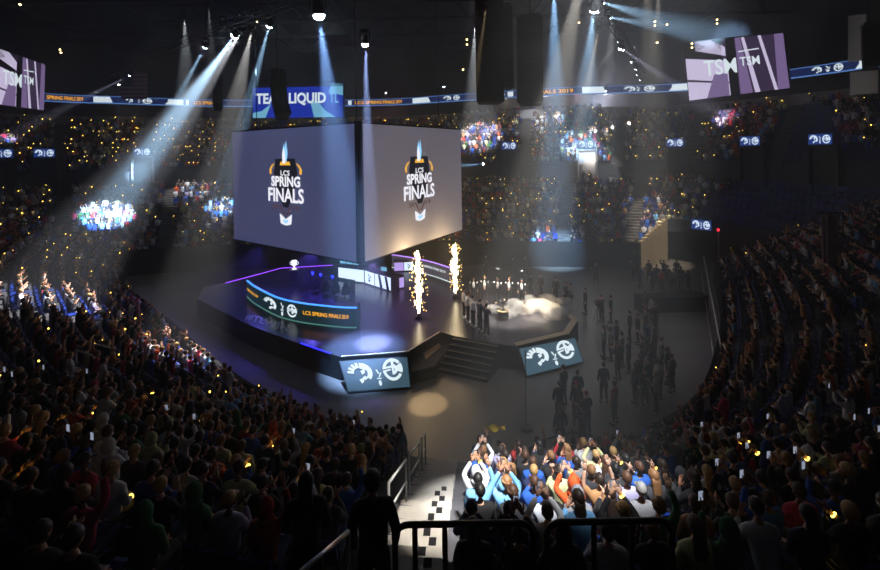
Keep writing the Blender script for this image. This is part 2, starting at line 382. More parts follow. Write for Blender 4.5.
for px in PORTAL_X:
    t = find_t(lambda t: zpt(far_up(t, 0), 11.5), px, .02, 9.9); p = far_up(t, -.15); d = (far_low(t, 0) - RIB(t)).normalized(); rz = math.atan2(d.x, -d.y)
    small_sign(zpt(far_up(t, 0) + d * 1.05, 12.0), rz, 1.75, .95, 'small blue sign with white emblems %s' % NOTE[px])
    e = Vector((-d.y, d.x, 0)); m = M['pale_wall']
    mb = MB()
    m = M['pale_wall'] if px in (142, 588) else M['tier']; q0 = far_up(t, 0)  # unlit frames take a darker material, standing in for shade
    for s_ in (-1, 1):
        q = q0 + e * s_ * 1.05 + d * .45; mb.box(q.x, q.y, 9.2, .22, .9, 4.2, rz)
    q = q0 + d * .45; mb.box(q.x, q.y, 11.4, 2.3, .9, .25, rz); q = q0 + d * .12; mb.box(q.x, q.y, 9.2, 2.0, .12, 4.2, rz, 1 if px == 142 else 0)  # one back panel is blackened in place of its shaded interior
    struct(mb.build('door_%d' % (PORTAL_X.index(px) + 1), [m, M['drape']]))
    if px in (142, 588):
        l = bpy.data.lights.new('doorway_light', 'POINT'); l.energy = 150 if px == 588 else 40; l.color = (1, .94, .82) if px == 588 else (.9, .96, 1); l.shadow_soft_size = .2
        lo = bpy.data.objects.new('doorway_light', l); COL.objects.link(lo); lo.location = zpt(far_up(t, 0) + d * .95 + e * .5, 10.2)
        for s_ in ((-.35, .3) if px == 588 else (.2,)): DOOR_PEOPLE.append((zpt(far_up(t, 0) + d * .75 + e * s_, Z0F + RISE_L * NL - .5), rz + PI, px))
# lower sign on the tunnel lip
p = on_z(703, 220, 5.6)
tt = find_t(lambda t: zpt(far_low(t, 4), 3.4), 703, T_ENDS[4], 9.8); p = far_low(tt, 3.7); d = (far_low(tt, 0) - RIB(tt)).normalized()
small_sign(zpt(p + d * .15, 4.05), math.atan2(d.x, -d.y), 1.7, .95, 'small blue sign with white emblems on the dark tunnel lip beside the tan wall')
# ------------------------------------------------------------------ people: skinned bodies
def skin_mesh(nodes, edges, root=0, sub=1):
    """nodes: [(pos, radius)], edges; grown with a Skin modifier into one surface -> (verts, faces)"""
    me = bpy.data.meshes.new('sk'); me.from_pydata([n[0] for n in nodes], edges, [])
    o = bpy.data.objects.new('sk', me); COL.objects.link(o)
    md = o.modifiers.new('s', 'SKIN'); md.use_smooth_shade = True
    sv = me.skin_vertices[0].data
    for i, n in enumerate(nodes):
        r = n[1]; sv[i].radius = r if isinstance(r, tuple) else (r, r); sv[i].use_root = (i == root)
    if sub: sm = o.modifiers.new('u', 'SUBSURF'); sm.levels = sub; sm.render_levels = sub
    dg = bpy.context.evaluated_depsgraph_get(); ev = bpy.data.meshes.new_from_object(o.evaluated_get(dg))
    vs = [tuple(v.co) for v in ev.vertices]; fs = [tuple(p.vertices) for p in ev.polygons]
    bpy.data.objects.remove(o); bpy.data.meshes.remove(me); bpy.data.meshes.remove(ev)
    return vs, fs

def head_geo(mb, c, yaw=0, pitch=0):
    """sculpted head about its centre, facing +y: skull, jaw, brow, nose, lips, ears, eyes"""
    R = Matrix.Rotation(yaw, 3, 'Z') @ Matrix.Rotation(pitch, 3, 'X'); c = Vector(c)
    nu, nv = 20, 14; vs = []
    def shape(p):
        x, y, z = p
        q = Vector((x * .076, y * .096, z * .118))
        if z < -.1:
            k = (-z - .1) / .9; q.x *= 1 - .38 * k; q.y = q.y * (1 - .22 * k) + .018 * k
        if y > 0: q.y *= .93
        if y > .8 and abs(x) < .28 and -.5 < z < .12:
            q.y += .024 * (1 - abs(x) / .28) * (1 - abs(z + .22) / .36 if abs(z + .22) < .36 else 0)
        for sx in (-1, 1):
            d = math.hypot(x - sx * .38, z - .08)
            if y > .5 and d < .26: q.y -= .011 * (1 - d / .26)
        if y > .8 and abs(x) < .4 and -.62 < z < -.46: q.y += .005
        return q
    g = MB(); g.ell((0, 0, 0), (1, 1, 1), nu, nv)
    mb.add([R @ shape(p) + c for p in g.v], g.f, 0)
    for sx in (-1, 1):
        mb.ell(R @ Vector((sx * .077, -.006, -.005)) + c, (.011, .02, .031), 6, 5, 0, R)
        mb.ell(R @ Vector((sx * .029, .077, .009)) + c, (.012, .008, .008), 6, 4, 1, R)
    mb.ell(R @ Vector((0, .086, -.064)) + c, (.024, .008, .008), 8, 4, 2, R)
def hand_geo(mb, wrist, d, nrm, curl=.35, side=1):
    """palm, four unequal bent fingers and a thumb from the side of the palm"""
    w = Vector(wrist); d = Vector(d).normalized(); n = Vector(nrm); n = (n - d * n.dot(d)).normalized(); s = d.cross(n) * side
    ring = lambda c, a, b: [c + s * a * math.cos(t) + n * b * math.sin(t) for t in [2 * PI * j / 8 for j in range(8)]]
    rs = [ring(w - d * .02, .026, .02), ring(w + d * .025, .036, .016), ring(w + d * .07, .042, .015), ring(w + d * .092, .039, .012)]
    vs = [p for r in rs for p in r]
    mb.add(vs, [(i * 8 + j, i * 8 + (j + 1) % 8, (i + 1) * 8 + (j + 1) % 8, (i + 1) * 8 + j) for i in range(3) for j in range(8)] + [tuple(range(24, 32)), tuple(range(8))[::-1]], 0)
    for k, (off, ln) in enumerate([(-.029, .072), (-.0095, .082), (.0095, .077), (.028, .06)]):
        p = w + d * .075 + s * off; a = curl * (.8 + .1 * k); pts = [p]; dd = d
        for seg in (.42, .33, .25):
            p = p + dd * (ln * 1.15 * seg + (.015 if seg == .42 else 0)); pts.append(p)
            dd = (dd * math.cos(a) + n * math.sin(a)).normalized()
        mb.tube(pts, [.0095, .009, .008, .0062], 6, 0)
    p = w + d * .02 - s * .03; t1 = (d * .6 - s * .75 + n * .25).normalized(); t2 = (d * .9 - s * .15 + n * .45).normalized()
    mb.tube([p, p + t1 * .035, p + t1 * .035 + t2 * .03, p + t1 * .035 + t2 * .055], [.0125, .0115, .01, .007], 6, 0)

def person_geo(pose):
    """pose: dict; returns meshes dict part -> (MB, mats)"""
    sit = pose['sit']; hz = .50 if sit else .95
    lean = pose.get('lean', .0)
    sp = lambda k, z: Vector((0, lean * k, hz + z))
    hip = Vector((0, 0, hz)); belly = sp(.3, .16); chest = sp(.7, .36); ub = sp(.9, .5); neck = sp(1, .585); nk2 = sp(1.08, .645)
    head = sp(1.15, .74) + Vector((0, .012, 0))
    nodes = [(hip, (.13, .095)), (belly, (.122, .09)), (chest, (.145, .105)), (ub, (.085, .068)), (neck, .052), (nk2, .05)]
    edges = [(0, 1), (1, 2), (2, 3), (3, 4), (4, 5)]
    tr = [(hip + Vector((0, 0, .02 if sit else -.06)), (.185, .15)), (belly, (.168, .134)), (chest, (.182, .144)), (ub, (.135, .118)), (neck + Vector((0, 0, .02)), .068)]
    te = [(0, 1), (1, 2), (2, 3), (3, 4)]
    wr = []
    for sx, arm in ((-1, pose['L']), (1, pose['R'])):
        sh = ub + Vector((sx * .175, -.005, -.015)); el = ub + Vector((arm[0][0] * sx, arm[0][1], arm[0][2])); w = ub + Vector((arm[1][0] * sx, arm[1][1], arm[1][2]))
        k = len(nodes); nodes += [(sh, .052), (el, .042), (w.lerp(el, .1), .03)]; edges += [(3, k), (k, k + 1), (k + 1, k + 2)]
        k = len(tr); fe = pose.get('sleeve', .75)
        tr += [(sh, .08), (el, .06)]; te += [(3, k), (k, k + 1)]
        if pose.get('long', True): tr += [(el.lerp(w, .88), .044)]; te += [(k + 1, k + 2)]
        wr.append((w, (w - el), arm[2] if len(arm) > 2 else (0, 1, -.3), sx))
    lg = [(hip, (.165, .128)), (sp(.2, .1), (.16, .125))]; le = [(0, 1)]
    shoes = []; feet = []
    for sx in (-1, 1):
        if sit: hj, kn, an = Vector((sx * .1, .03, hz - .02)), Vector((sx * .13, .42, .53)), Vector((sx * .13, .44, .1))
        else:
            st = pose.get('stance', .1); hj, kn, an = Vector((sx * .095, 0, hz - .07)), Vector((sx * (.08 + st * .3), .03, .5)), Vector((sx * (.07 + st * .6), -.02, .1))
        k = len(nodes); nodes += [(hj, .09), (kn, .06), (an, .042), (an + Vector((sx * .015, .14, -.055)), .034)]; edges += [(0, k), (k, k + 1), (k + 1, k + 2), (k + 2, k + 3)]
        k = len(lg); lg += [(hj, .105), (kn, .075), (an + Vector((0, 0, .0)), .058)]; le += [(0, k), (k, k + 1), (k + 1, k + 2)]
        # shoe: sole and rounded upper
        f = an + Vector((sx * .012, .07, -.05)); vs = []
        for z, sc in ((-.05, 1), (-.02, 1.02), (.01, .85), (.05, .45)):
            for j in range(12):
                t = 2 * PI * j / 12; yy = math.sin(t) * .14 * (sc if z < .03 else .5) - (.05 if z > .03 else 0); vs.append(f + Vector((math.cos(t) * .05 * sc, yy, z)))
        shoes.append(MB().add(vs, [(i * 12 + j, i * 12 + (j + 1) % 12, (i + 1) * 12 + (j + 1) % 12, (i + 1) * 12 + j) for i in range(3) for j in range(12)] + [tuple(range(12))[::-1], tuple(range(36, 48))]))
    body = MB(); v, f = skin_mesh(nodes, edges); body.add(v, f, 0)
    head_geo(body, head, pose.get('yaw', 0), pose.get('nod', 0))
    for w, d, n, sx in wr: hand_geo(body, w - d.normalized() * .005, d, n, pose.get('curl', .4), sx)
    shirt = MB(); v, f = skin_mesh(tr, te); shirt.add(v, f)
    pants = MB(); v, f = skin_mesh(lg, le); pants.add(v, f)
    hairs = {}
    R = Matrix.Rotation(pose.get('yaw', 0), 3, 'Z') @ Matrix.Rotation(pose.get('nod', 0), 3, 'X')
    def cap(mb, r, dy, dz, cut, tilt=-.38):
        g = MB(); g.ell((0, 0, 0), (1, 1, 1), 16, 10); T = Matrix.Rotation(tilt, 3, 'X')
        vs = []
        for p in g.v:
            q = Vector(p); q.z = max(q.z, cut); q = Vector((q.x * r[0], q.y * r[1], q.z * r[2])); vs.append(R @ (T @ q + Vector((0, dy, dz))) + head)
        mb.add(vs, g.f)
    h = MB(); cap(h, (.088, .106, .118), -.013, .022, -.22, .42); hairs['short'] = h
    h = MB(); cap(h, (.094, .112, .126), -.014, .026, -.25, .42)
    for a in range(14):
        t = a * 2.4; rr = .06 + .03 * ((a * 7) % 5) / 5; h.ell(head + R @ Vector((math.cos(t) * rr, math.sin(t) * rr - .02, .1 - rr * .45)), (.034, .034, .028), 6, 5)
    hairs['curly'] = h
    h = MB(); cap(h, (.09, .108, .12), -.013, .022, -.22, .42)
    vs = []
    for k, (z, y, wd, th) in enumerate([(.03, -.06, .08, .05), (-.06, -.085, .086, .045), (-.15, -.1, .09, .035), (-.25, -.12, .095, .03), (-.33, -.125, .07, .02)]):
        for j in range(10): t = 2 * PI * j / 10; vs.append(head + Vector((math.cos(t) * wd, y + math.sin(t) * th, z)))
    h.add(vs, [(i * 10 + j, i * 10 + (j + 1) % 10, (i + 1) * 10 + (j + 1) % 10, (i + 1) * 10 + j) for i in range(4) for j in range(10)] + [tuple(range(10))[::-1], tuple(range(40, 50))])
    hairs['long'] = h
    h = MB(); cap(h, (.089, .108, .112), -.01, .026, 0, .1)
    vs = [head + R @ Vector((x * .07, .085 + y * .085, .02 - .01 * y)) for x, y in ((-1, 0), (1, 0), (.85, .7), (.45, 1), (-.45, 1), (-.85, .7))]
    vs += [p + Vector((0, 0, .008)) for p in vs]; h.add(vs, [(0, 1, 2, 3, 4, 5)[::-1], (6, 7, 8, 9, 10, 11)] + [(i, (i + 1) % 6, 6 + (i + 1) % 6, 6 + i) for i in range(6)])
    hairs['cap'] = h
    h = MB(); cap(h, (.108, .118, .15), -.034, .0, -.85, .1); h.ell(head + Vector((0, -.04, -.15)), (.125, .1, .09), 14, 8); hairs['hood'] = h
    w, d, n, sx = wr[1]; band = MB(); d = d.normalized(); c = w - d * .035
    a = d.orthogonal().normalized(); b = d.cross(a)
    band.tube([c + (a * math.cos(t) + b * math.sin(t)) * .034 for t in [2 * PI * j / 14 for j in range(14)]], .009, 6, closed=True)
    band.ell(c + n_up(d), (.016, .016, .014), 8, 5)
    return dict(body=body, shirt=shirt, pants=pants, shoes=shoes, hairs=hairs, band=band, head=head, wr=wr)
def n_up(d):
    u = Vector((0, 0, 1)); u = u - d * u.dot(d)
    return (u.normalized() if u.length > .2 else Vector((0, -1, 0))) * .036

POSES = {   # elbows and wrists relative to the chest top; x is outward
    'seated':    dict(sit=1, lean=.03, L=((.23, .02, -.26), (.1, .24, -.33), (0, 0, -1)), R=((.23, .02, -.26), (.1, .24, -.33), (0, 0, -1))),
    'clapping':  dict(sit=1, lean=.0, L=((.25, .1, -.2), (.04, .3, -.02), (-.9, .2, 0)), R=((.25, .1, -.2), (.04, .3, -.02), (.9, .2, 0)), curl=.15),
    'filming':   dict(sit=1, lean=-.02, L=((.26, .2, .02), (.07, .3, .26), (0, 1, .1)), R=((.26, .2, .02), (.07, .3, .26), (0, 1, .1)), curl=.5, yaw=.05),
    'waving':    dict(sit=1, lean=.02, L=((.23, .02, -.26), (.1, .24, -.33), (0, 0, -1)), R=((.29, .06, .18), (.2, .12, .45), (0, 1, 0)), curl=.2),
    'cheering':  dict(sit=1, lean=.02, L=((.3, .06, .16), (.24, .1, .43), (0, 1, 0)), R=((.3, .06, .16), (.24, .1, .43), (0, 1, 0)), curl=.2, long=False),
    'leaning':   dict(sit=1, lean=.2, L=((.24, .16, -.24), (.06, .3, -.06), (0, -1, 0)), R=((.24, .2, -.26), (.1, .3, -.33), (0, 0, -1)), curl=.6, yaw=.2),
    'standing':  dict(sit=0, lean=.0, L=((.25, -.02, -.28), (.24, .06, -.52), (-1, 0, 0)), R=((.25, -.02, -.28), (.24, .06, -.52), (-1, 0, 0))),
    'clasped':   dict(sit=0, lean=.0, L=((.25, .0, -.26), (.05, .17, -.4), (0, -1, .2)), R=((.25, .0, -.26), (.05, .18, -.38), (0, -1, .2)), curl=.6),
    'raising':   dict(sit=0, lean=.0, L=((.24, -.02, -.28), (.22, .08, -.5), (-1, 0, 0)), R=((.28, .1, .16), (.2, .16, .42), (0, 1, 0)), curl=.5),
    'applauding': dict(sit=0, lean=.02, L=((.25, .08, -.22), (.04, .28, -.08), (-.9, .2, 0)), R=((.25, .08, -.22), (.04, .28, -.08), (.9, .2, 0)), curl=.15),
    'shooting':  dict(sit=0, lean=.05, L=((.24, .14, -.16), (.07, .26, .1), (0, 1, 0)), R=((.24, .14, -.16), (.07, .26, .1), (0, 1, 0)), curl=.9),
}
M['eye'] = mat('dark eye', (30, 24, 22), .3); M['lip'] = mat('lip', (150, 84, 78), .5)
SKIN = {k: mat('skin ' + k, c, .55, noise=.08, nscale=6) for k, c in (('fair', (214, 168, 142)), ('tan', (176, 126, 98)), ('brown', (112, 74, 54)))}
HAIR = {k: mat('hair ' + k, c, .55, noise=.3, nscale=40) for k, c in (('black', (18, 16, 16)), ('dark brown', (44, 30, 22)), ('brown', (82, 54, 36)), ('light brown', (132, 94, 60)), ('blond', (186, 148, 94)), ('grey', (140, 138, 134)), ('white', (214, 212, 208)), ('olive', (104, 112, 48)), ('navy', (20, 30, 62)), ('red', (150, 26, 30)))}
SHIRT = {k: mat('cloth ' + k, c, .85, noise=.18, nscale=9) for k, c in (('black', (20, 20, 23)), ('charcoal', (48, 49, 54)), ('grey', (120, 120, 124)), ('pale grey', (186, 188, 194)), ('white', (226, 226, 228)), ('navy', (26, 36, 74)), ('blue', (38, 92, 180)), ('light blue', (104, 160, 206)), ('pale yellow', (206, 206, 152)), ('orange', (206, 84, 30)), ('red', (160, 30, 36)), ('pink', (196, 64, 96)), ('green', (40, 104, 60)), ('teal', (40, 110, 118)), ('lavender', (160, 156, 190)), ('tan', (168, 122, 78)))}
PANTS = {k: mat('trouser ' + k, c, .9, noise=.15, nscale=8) for k, c in (('black', (18, 18, 20)), ('denim', (44, 60, 92)), ('grey', (78, 78, 80)))}
M['shoe'] = mat('dark shoe', (30, 30, 32), .6); M['shoe_white'] = mat('white shoe', (206, 206, 206), .6)
TPL = {}
for nm, ps in POSES.items():
    g = person_geo(ps); e = dict(g=g, sit=ps['sit'])
    e['body'] = g['body'].mesh('person_' + nm, [SKIN['fair'], M['eye'], M['lip']], True)
    e['shirt'] = g['shirt'].mesh('shirt_' + nm, [SHIRT['black']], True)
    e['pants'] = g['pants'].mesh('trousers_' + nm, [PANTS['black']], True)
    e['shoes'] = [q.mesh('shoe_' + nm, [M['shoe']], True) for q in g['shoes']]
    e['band'] = g['band'].mesh('wristband_' + nm, [M['dot']], True)
    for hk, hm in g['hairs'].items(): e['hair_' + hk] = hm.mesh('hair_' + nm + '_' + hk, [HAIR['black']], True)
    TPL[nm] = e
def link_part(name, me, m, parent):
    o = bpy.data.objects.new(name, me); COL.objects.link(o); o.parent = parent
    sl = o.material_slots[0]; sl.link = 'OBJECT'; sl.material = m; return o
def person(pose, loc, rz, shirt, hair, hstyle='short', skin='fair', pants='black', label='', group=None, band=False, shoes=True, scale=1, white_shoes=False):
    e = TPL[pose]
    o = bpy.data.objects.new('person', e['body']); COL.objects.link(o); o.location = loc; o.rotation_euler = (0, 0, rz); o.scale = (scale,) * 3
    o.material_slots[0].link = 'OBJECT'; o.material_slots[0].material = SKIN[skin]
    tag(o, label, 'person', group)
    link_part('shirt', e['shirt'], SHIRT[shirt], o); link_part('trousers', e['pants'], PANTS[pants], o)
    if hstyle == 'hood': link_part('hood', e['hair_hood'], SHIRT[shirt], o)
    elif hstyle == 'cap': link_part('cap', e['hair_cap'], HAIR[hair], o)
    else: link_part('hair', e['hair_' + hstyle], HAIR[hair], o)
    for q in e['shoes'] if shoes else (): link_part('shoe', q, M['shoe_white'] if white_shoes else M['shoe'], o)
    if band: link_part('wristband', e['band'], M['dot'], o)
    return o
# ------------------------------------------------------------------ seats and spectators
ORD = 'zeroth first second third fourth fifth sixth seventh eighth ninth tenth eleventh twelfth thirteenth fourteenth fifteenth sixteenth seventeenth eighteenth nineteenth twentieth'.split()
TENS = {20: 'twenty', 30: 'thirty', 40: 'forty', 50: 'fifty', 60: 'sixty', 70: 'seventy', 80: 'eighty', 90: 'ninety'}
def ordn(n):
    if n <= 20: return ORD[n]
    t, u = n // 10 * 10, n % 10
    if n > 99: return 'far'
    if u == 0: return TENS[t][:-1] + 'ieth'
    return TENS[t] + '-' + ORD[u]
def row_seats(fn, i, ta, tb, aisles, gap=.6, pitch=.55, off=.55):
    """seat spots along a row: (point, facing, t, signed count from the first aisle)"""
    n = 500; out = []; P = [fn(ta + (tb - ta) * k / n, i + off) for k in range(n + 1)]
    acc = pitch / 2; 
    for k in range(n):
        seg = (P[k + 1] - P[k]).length; acc += seg
        if acc >= pitch:
            acc -= pitch; t = ta + (tb - ta) * (k + 1) / n; p = P[k + 1]
            bad = False
            for a, w in aisles:
                if (p - fn(a, i + off)).length < w + .3: bad = True
            if bad: continue
            d = fn(t, i) - fn(t, i + 1); d.normalize()
            out.append((p, math.atan2(-d.x, d.y), t))
    return out
# the blue folding seat
def seat_meshes():
    pan, back, legs = MB(), MB(), []
    n = 8
    for k in range(1):
        prof = [(-.2, .445), (.0, .425), (.14, .44), (.2, .425), (.2, .40), (.0, .395), (-.2, .41)]
        pan.prism(prof, -.22, .22, fn=lambda y, z, x: Vector((x, y, z)))
        prof = [(-.2, .42), (-.245, .6), (-.30, .84), (-.335, .85), (-.345, .83), (-.285, .58), (-.235, .4)]
        back.prism(prof, -.225, .225, fn=lambda y, z, x: Vector((x, y, z)))
        for sx in (-1, 1):
            leg = MB(); legs.append(leg); leg.box(sx * .235, -.2, .22, .03, .06, .44); leg.box(sx * .235, -.2, .015, .06, .18, .03); leg.box(sx * .245, -.08, .6, .035, .26, .025); leg.box(sx * .245, -.2, .5, .03, .05, .2)
    return pan.mesh('seat_pan', M['seat']), back.mesh('backrest', M['seat']), [q.mesh('side_frame', M['black']) for q in legs]
SEAT = seat_meshes()
def make_seat(p, z, rz, label, group):
    o = empty('stadium_seat', zpt(p, z), label, 'seat', group, rz)
    for nm, me in (('seat_pan', SEAT[0]), ('backrest', SEAT[1]), ('side_frame', SEAT[2][0]), ('side_frame', SEAT[2][1])):
        c = bpy.data.objects.new(nm, me); COL.objects.link(c); c.parent = o
    return o
near_spots = []; TOWEL = []
for i in range(0, NB):
    ss = row_seats(near, i, 0.02, 9.95, AISLES_N)
    L_ = [s for s in ss if s[2] < T_A][::-1]; R_ = [s for s in ss if s[2] > T_A]
    for side, lst in (('left', L_), ('right', R_)):
        for k, (p, rz, t) in enumerate(lst):
            z = ZN(i); x, y = p.x, p.y
            if y < 2.6 and abs(x) < 6: continue
            if math.hypot(x, y) < 3.6: continue
            if -3.2 < x < 4.6 and y < 5.15: continue
            if t > T_A and t < 6.9 and i < 1 and x > 1.0: continue
            hx, hy = proj((x, y, z + 1.2))
            near_spots.append(dict(p=p, rz=rz, t=t, i=i, k=k + 1, side=side, z=z, px=hx, py=hy, vis=(-30 < hx < 910 and hy < 600 and y > 2)))
# ---- individual looks read off the photograph: (x, y, shirt, hair, style, pose)
LOOK = [(463, 470, 'pale grey', 'dark brown', 'hood', 'filming'), (470, 457, 'blue', 'brown', 'short', 'seated'), (497, 453, 'lavender', 'dark brown', 'short', 'seated'), (525, 459, 'black', 'brown', 'short', 'seated'), (549, 465, 'black', 'light brown', 'short', 'leaning'),
        (562, 471, 'pale yellow', 'dark brown', 'curly', 'clapping'), (524, 483, 'blue', 'brown', 'short', 'clapping'), (519, 473, 'light blue', 'brown', 'short', 'clapping'), (493, 479, 'light blue', 'light brown', 'curly', 'filming'), (498, 493, 'charcoal', 'brown', 'curly', 'seated'),
        (536, 505, 'pale grey', 'dark brown', 'short', 'seated'), (492, 520, 'navy', 'dark brown', 'short', 'clapping'), (463, 494, 'black', 'black', 'cap', 'seated'), (450, 492, 'navy', 'navy', 'cap', 'clapping'), (448, 512, 'black', 'black', 'long', 'seated'), (572, 500, 'grey', 'dark brown', 'hood', 'seated'),
        (594, 447, 'black', 'dark brown', 'short', 'seated'), (579, 464, 'grey', 'dark brown', 'short', 'seated'), (592, 474, 'charcoal', 'light brown', 'short', 'clapping'), (616, 464, 'charcoal', 'black', 'short', 'clapping'), (615, 443, 'black', 'black', 'cap', 'seated'), (633, 440, 'orange', 'dark brown', 'short', 'seated'),
        (590, 505, 'light blue', 'dark brown', 'long', 'leaning'), (608, 508, 'black', 'dark brown', 'long', 'clapping'), (636, 482, 'lavender', 'brown', 'short', 'seated'), (652, 487, 'charcoal', 'light brown', 'long', 'seated'), (646, 508, 'grey', 'grey', 'cap', 'seated'), (618, 482, 'tan', 'dark brown', 'short', 'cheering'), (640, 470, 'blue', 'brown', 'short', 'clapping'),
        (361, 450, 'charcoal', 'olive', 'curly', 'cheering'), (343, 455, 'navy', 'dark brown', 'short', 'clapping'), (333, 443, 'navy', 'brown', 'short', 'clapping'), (376, 452, 'charcoal', 'brown', 'short', 'leaning'), (388, 446, 'charcoal', 'olive', 'curly', 'clapping'), (395, 470, 'tan', 'dark brown', 'short', 'leaning'), (350, 478, 'blue', 'dark brown', 'short', 'waving'),
        (446, 425, 'blue', 'dark brown', 'short', 'seated'), (430, 427, 'teal', 'dark brown', 'short', 'seated'), (414, 422, 'charcoal', 'black', 'short', 'waving'), (480, 425, 'black', 'dark brown', 'short', 'waving'), (165, 512, 'green', 'dark brown', 'hood', 'seated'), (185, 508, 'green', 'dark brown', 'hood', 'seated'),
        (322, 392, 'red', 'dark brown', 'short', 'seated'), (310, 396, 'red', 'dark brown', 'short', 'seated'), (327, 400, 'pale grey', 'dark brown', 'short', 'seated'), (40, 322, 'pink', 'dark brown', 'long', 'seated'), (18, 305, 'white', 'brown', 'short', 'cheering'), (60, 318, 'white', 'brown', 'short', 'clapping'), (198, 385, 'pale grey', 'navy', 'cap', 'seated'), (140, 330, 'red', 'brown', 'short', 'clapping'), (178, 345, 'navy', 'blond', 'short', 'seated'), (157, 352, 'white', 'blond', 'short', 'seated')]
vis = [s for s in near_spots if s['vis']]
used_look = set()
for (x, y, sh, hr, st_, po) in LOOK:
    b = min((s for s in vis if id(s) not in used_look), key=lambda s: (s['px'] - x) ** 2 + (s['py'] - y) ** 2)
    used_look.add(id(b)); b['look'] = (sh, hr, st_, po); b['towel'] = (x == 480)
N_NEAR = 232
vis.sort(key=lambda s: s['p'].y)
# ---- mid and far spectators share one mesh, one colour per garment
def low_person(detail, arms):
    V, Fc, C = [], [], []
    def add(g, c):
        o = len(V); V.extend([tuple(p) for p in g.v]); C.extend([c] * len(g.v))
        for f in g.f:
            for q in range(1, len(f) - 1): Fc.append((o + f[0], o + f[q], o + f[q + 1]))
    n = 8 if detail else 6
    g = MB(); vs = []
    rings = [(.46, .17, .13, 0), (.62, .15, .115, 0), (.86, .17, .12, .01), (1.0, .19, .1, .01), (1.07, .07, .06, .01)] if detail else [(.46, .18, .13, 0), (.86, .19, .12, 0), (1.06, .12, .09, 0)]
    for z, a, b, y in rings:
        for j in range(n): t = 2 * PI * j / n; vs.append((math.cos(t) * a, y + math.sin(t) * b, z))
    g.add(vs, [(i * n + j, i * n + (j + 1) % n, (i + 1) * n + (j + 1) % n, (i + 1) * n + j) for i in range(len(rings) - 1) for j in range(n)] + [tuple(range((len(rings) - 1) * n, len(rings) * n))]); add(g, 0)
    g = MB(); g.ell((0, .03, 1.2), (.075, .09, .115), 8 if detail else 5, 6 if detail else 4); add(g, 1)
    g = MB(); g.ell((0, .005, 1.235), (.085, .1, .1), 8 if detail else 5, 5 if detail else 3); add(g, 2)
    for sx in (-1, 1):
        up = arms == 2 or (arms == 1 and sx == 1)
        if up: pts = [(sx * .19, .01, .99), (sx * .27, .1, 1.16), (sx * .2, .16, 1.45)]
        elif arms == 3: pts = [(sx * .19, .01, .99), (sx * .25, .12, .78), (sx * .04, .3, .98)]
        else: pts = [(sx * .19, .01, .99), (sx * .24, .04, .74), (sx * .1, .26, .66)]
        m = 6 if detail else 4
        g = MB(); g.tube(pts[:2], [.06, .05], m); add(g, 0)
        g = MB(); g.tube(pts[1:], [.048, .036], m); add(g, 1 if sx > 0 or arms == 2 else 0)
        if detail: g = MB(); g.ell(pts[2], (.045, .045, .05), 6, 4); add(g, 1)
        if detail: g = MB(); g.tube([(sx * .1, 0, .5), (sx * .13, .42, .52), (sx * .13, .44, .05)], [.085, .065, .05], 6); add(g, 3)
    return np.array(V, float), np.array(Fc, int), np.array(C)
SKC = [SKIN[k].node_tree.nodes['Principled BSDF'].inputs['Base Color'].default_value[:3] for k in SKIN]
SHC = {k: SHIRT[k].node_tree.nodes['Principled BSDF'].inputs['Base Color'].default_value[:3] for k in SHIRT}
HRC = [HAIR[k].node_tree.nodes['Principled BSDF'].inputs['Base Color'].default_value[:3] for k in ('black', 'dark brown', 'brown', 'light brown', 'black', 'blond')]
SHW = ['black'] * 5 + ['charcoal'] * 4 + ['grey'] * 2 + ['navy'] * 3 + ['white'] * 3 + ['pale grey', 'pale grey', 'blue', 'blue', 'light blue', 'red', 'pink', 'green', 'tan', 'orange', 'lavender', 'pale yellow']
LP = {(d, a): low_person(d, a) for d in (0, 1) for a in (0, 1, 2, 3)}
BV, BF, BC = [], [], []; nv_ = 0
dots = []
def low_add(p, z, rz, detail, arms, shirt=None, scale=1.0):
    global nv_
    V, Fc, C = LP[(detail, arms)]
    c, s_ = math.cos(rz), math.sin(rz); sc = scale * random.uniform(.93, 1.07)
    W = np.empty_like(V); W[:, 0] = (V[:, 0] * c - V[:, 1] * s_) * sc + p.x; W[:, 1] = (V[:, 0] * s_ + V[:, 1] * c) * sc + p.y; W[:, 2] = V[:, 2] * sc + z
    pal = np.array([SHC[shirt or random.choice(SHW)], random.choice(SKC[:2] * 3 + SKC), random.choice(HRC), SHC[random.choice(['black', 'navy', 'charcoal'])]])
    BV.append(W); BF.append(Fc + nv_); BC.append(pal[C]); nv_ += len(V)
def dot_at(p, z, rz, arms):
    d = Vector((-math.sin(rz), math.cos(rz), 0)); e = Vector((d.y, -d.x, 0))
    h = 1.4 if arms else .95
    dots.append(p + d * .17 + e * .2 + Vector((0, 0, z + h)))
def t_ok(s_): return s_['t'] < T_A + .9
EV, EF, nE = [], [], 0                                   # the seats too far off to be counted singly
seatV = np.array([(x, y, z) for z0, z1, y0, y1 in ((.4, .45, -.2, .2), (.42, .85, -.33, -.25)) for x in (-.22, .22) for y in (y0, y1) for z in (z0, z1)], float)
seatF = [(0, 1, 3, 2), (4, 6, 7, 5), (0, 4, 5, 1), (2, 3, 7, 6), (1, 5, 7, 3), (0, 2, 6, 4)]; seatF = np.array(seatF + [tuple(i + 8 for i in f) for f in seatF])
def seat_add(p, z, rz):
    global nE
    c, s_ = math.cos(rz), math.sin(rz); W = np.empty_like(seatV)
    W[:, 0] = seatV[:, 0] * c - seatV[:, 1] * s_ + p.x; W[:, 1] = seatV[:, 0] * s_ + seatV[:, 1] * c + p.y; W[:, 2] = seatV[:, 2] + z
    EV.append(W); EF.append(seatF + nE); nE += len(seatV)
FOREGROUND = [Vector((-.83, 4.9, 0)), Vector((-1.62, 5.0, 0))]
n_ind = 0; n_seat = 0
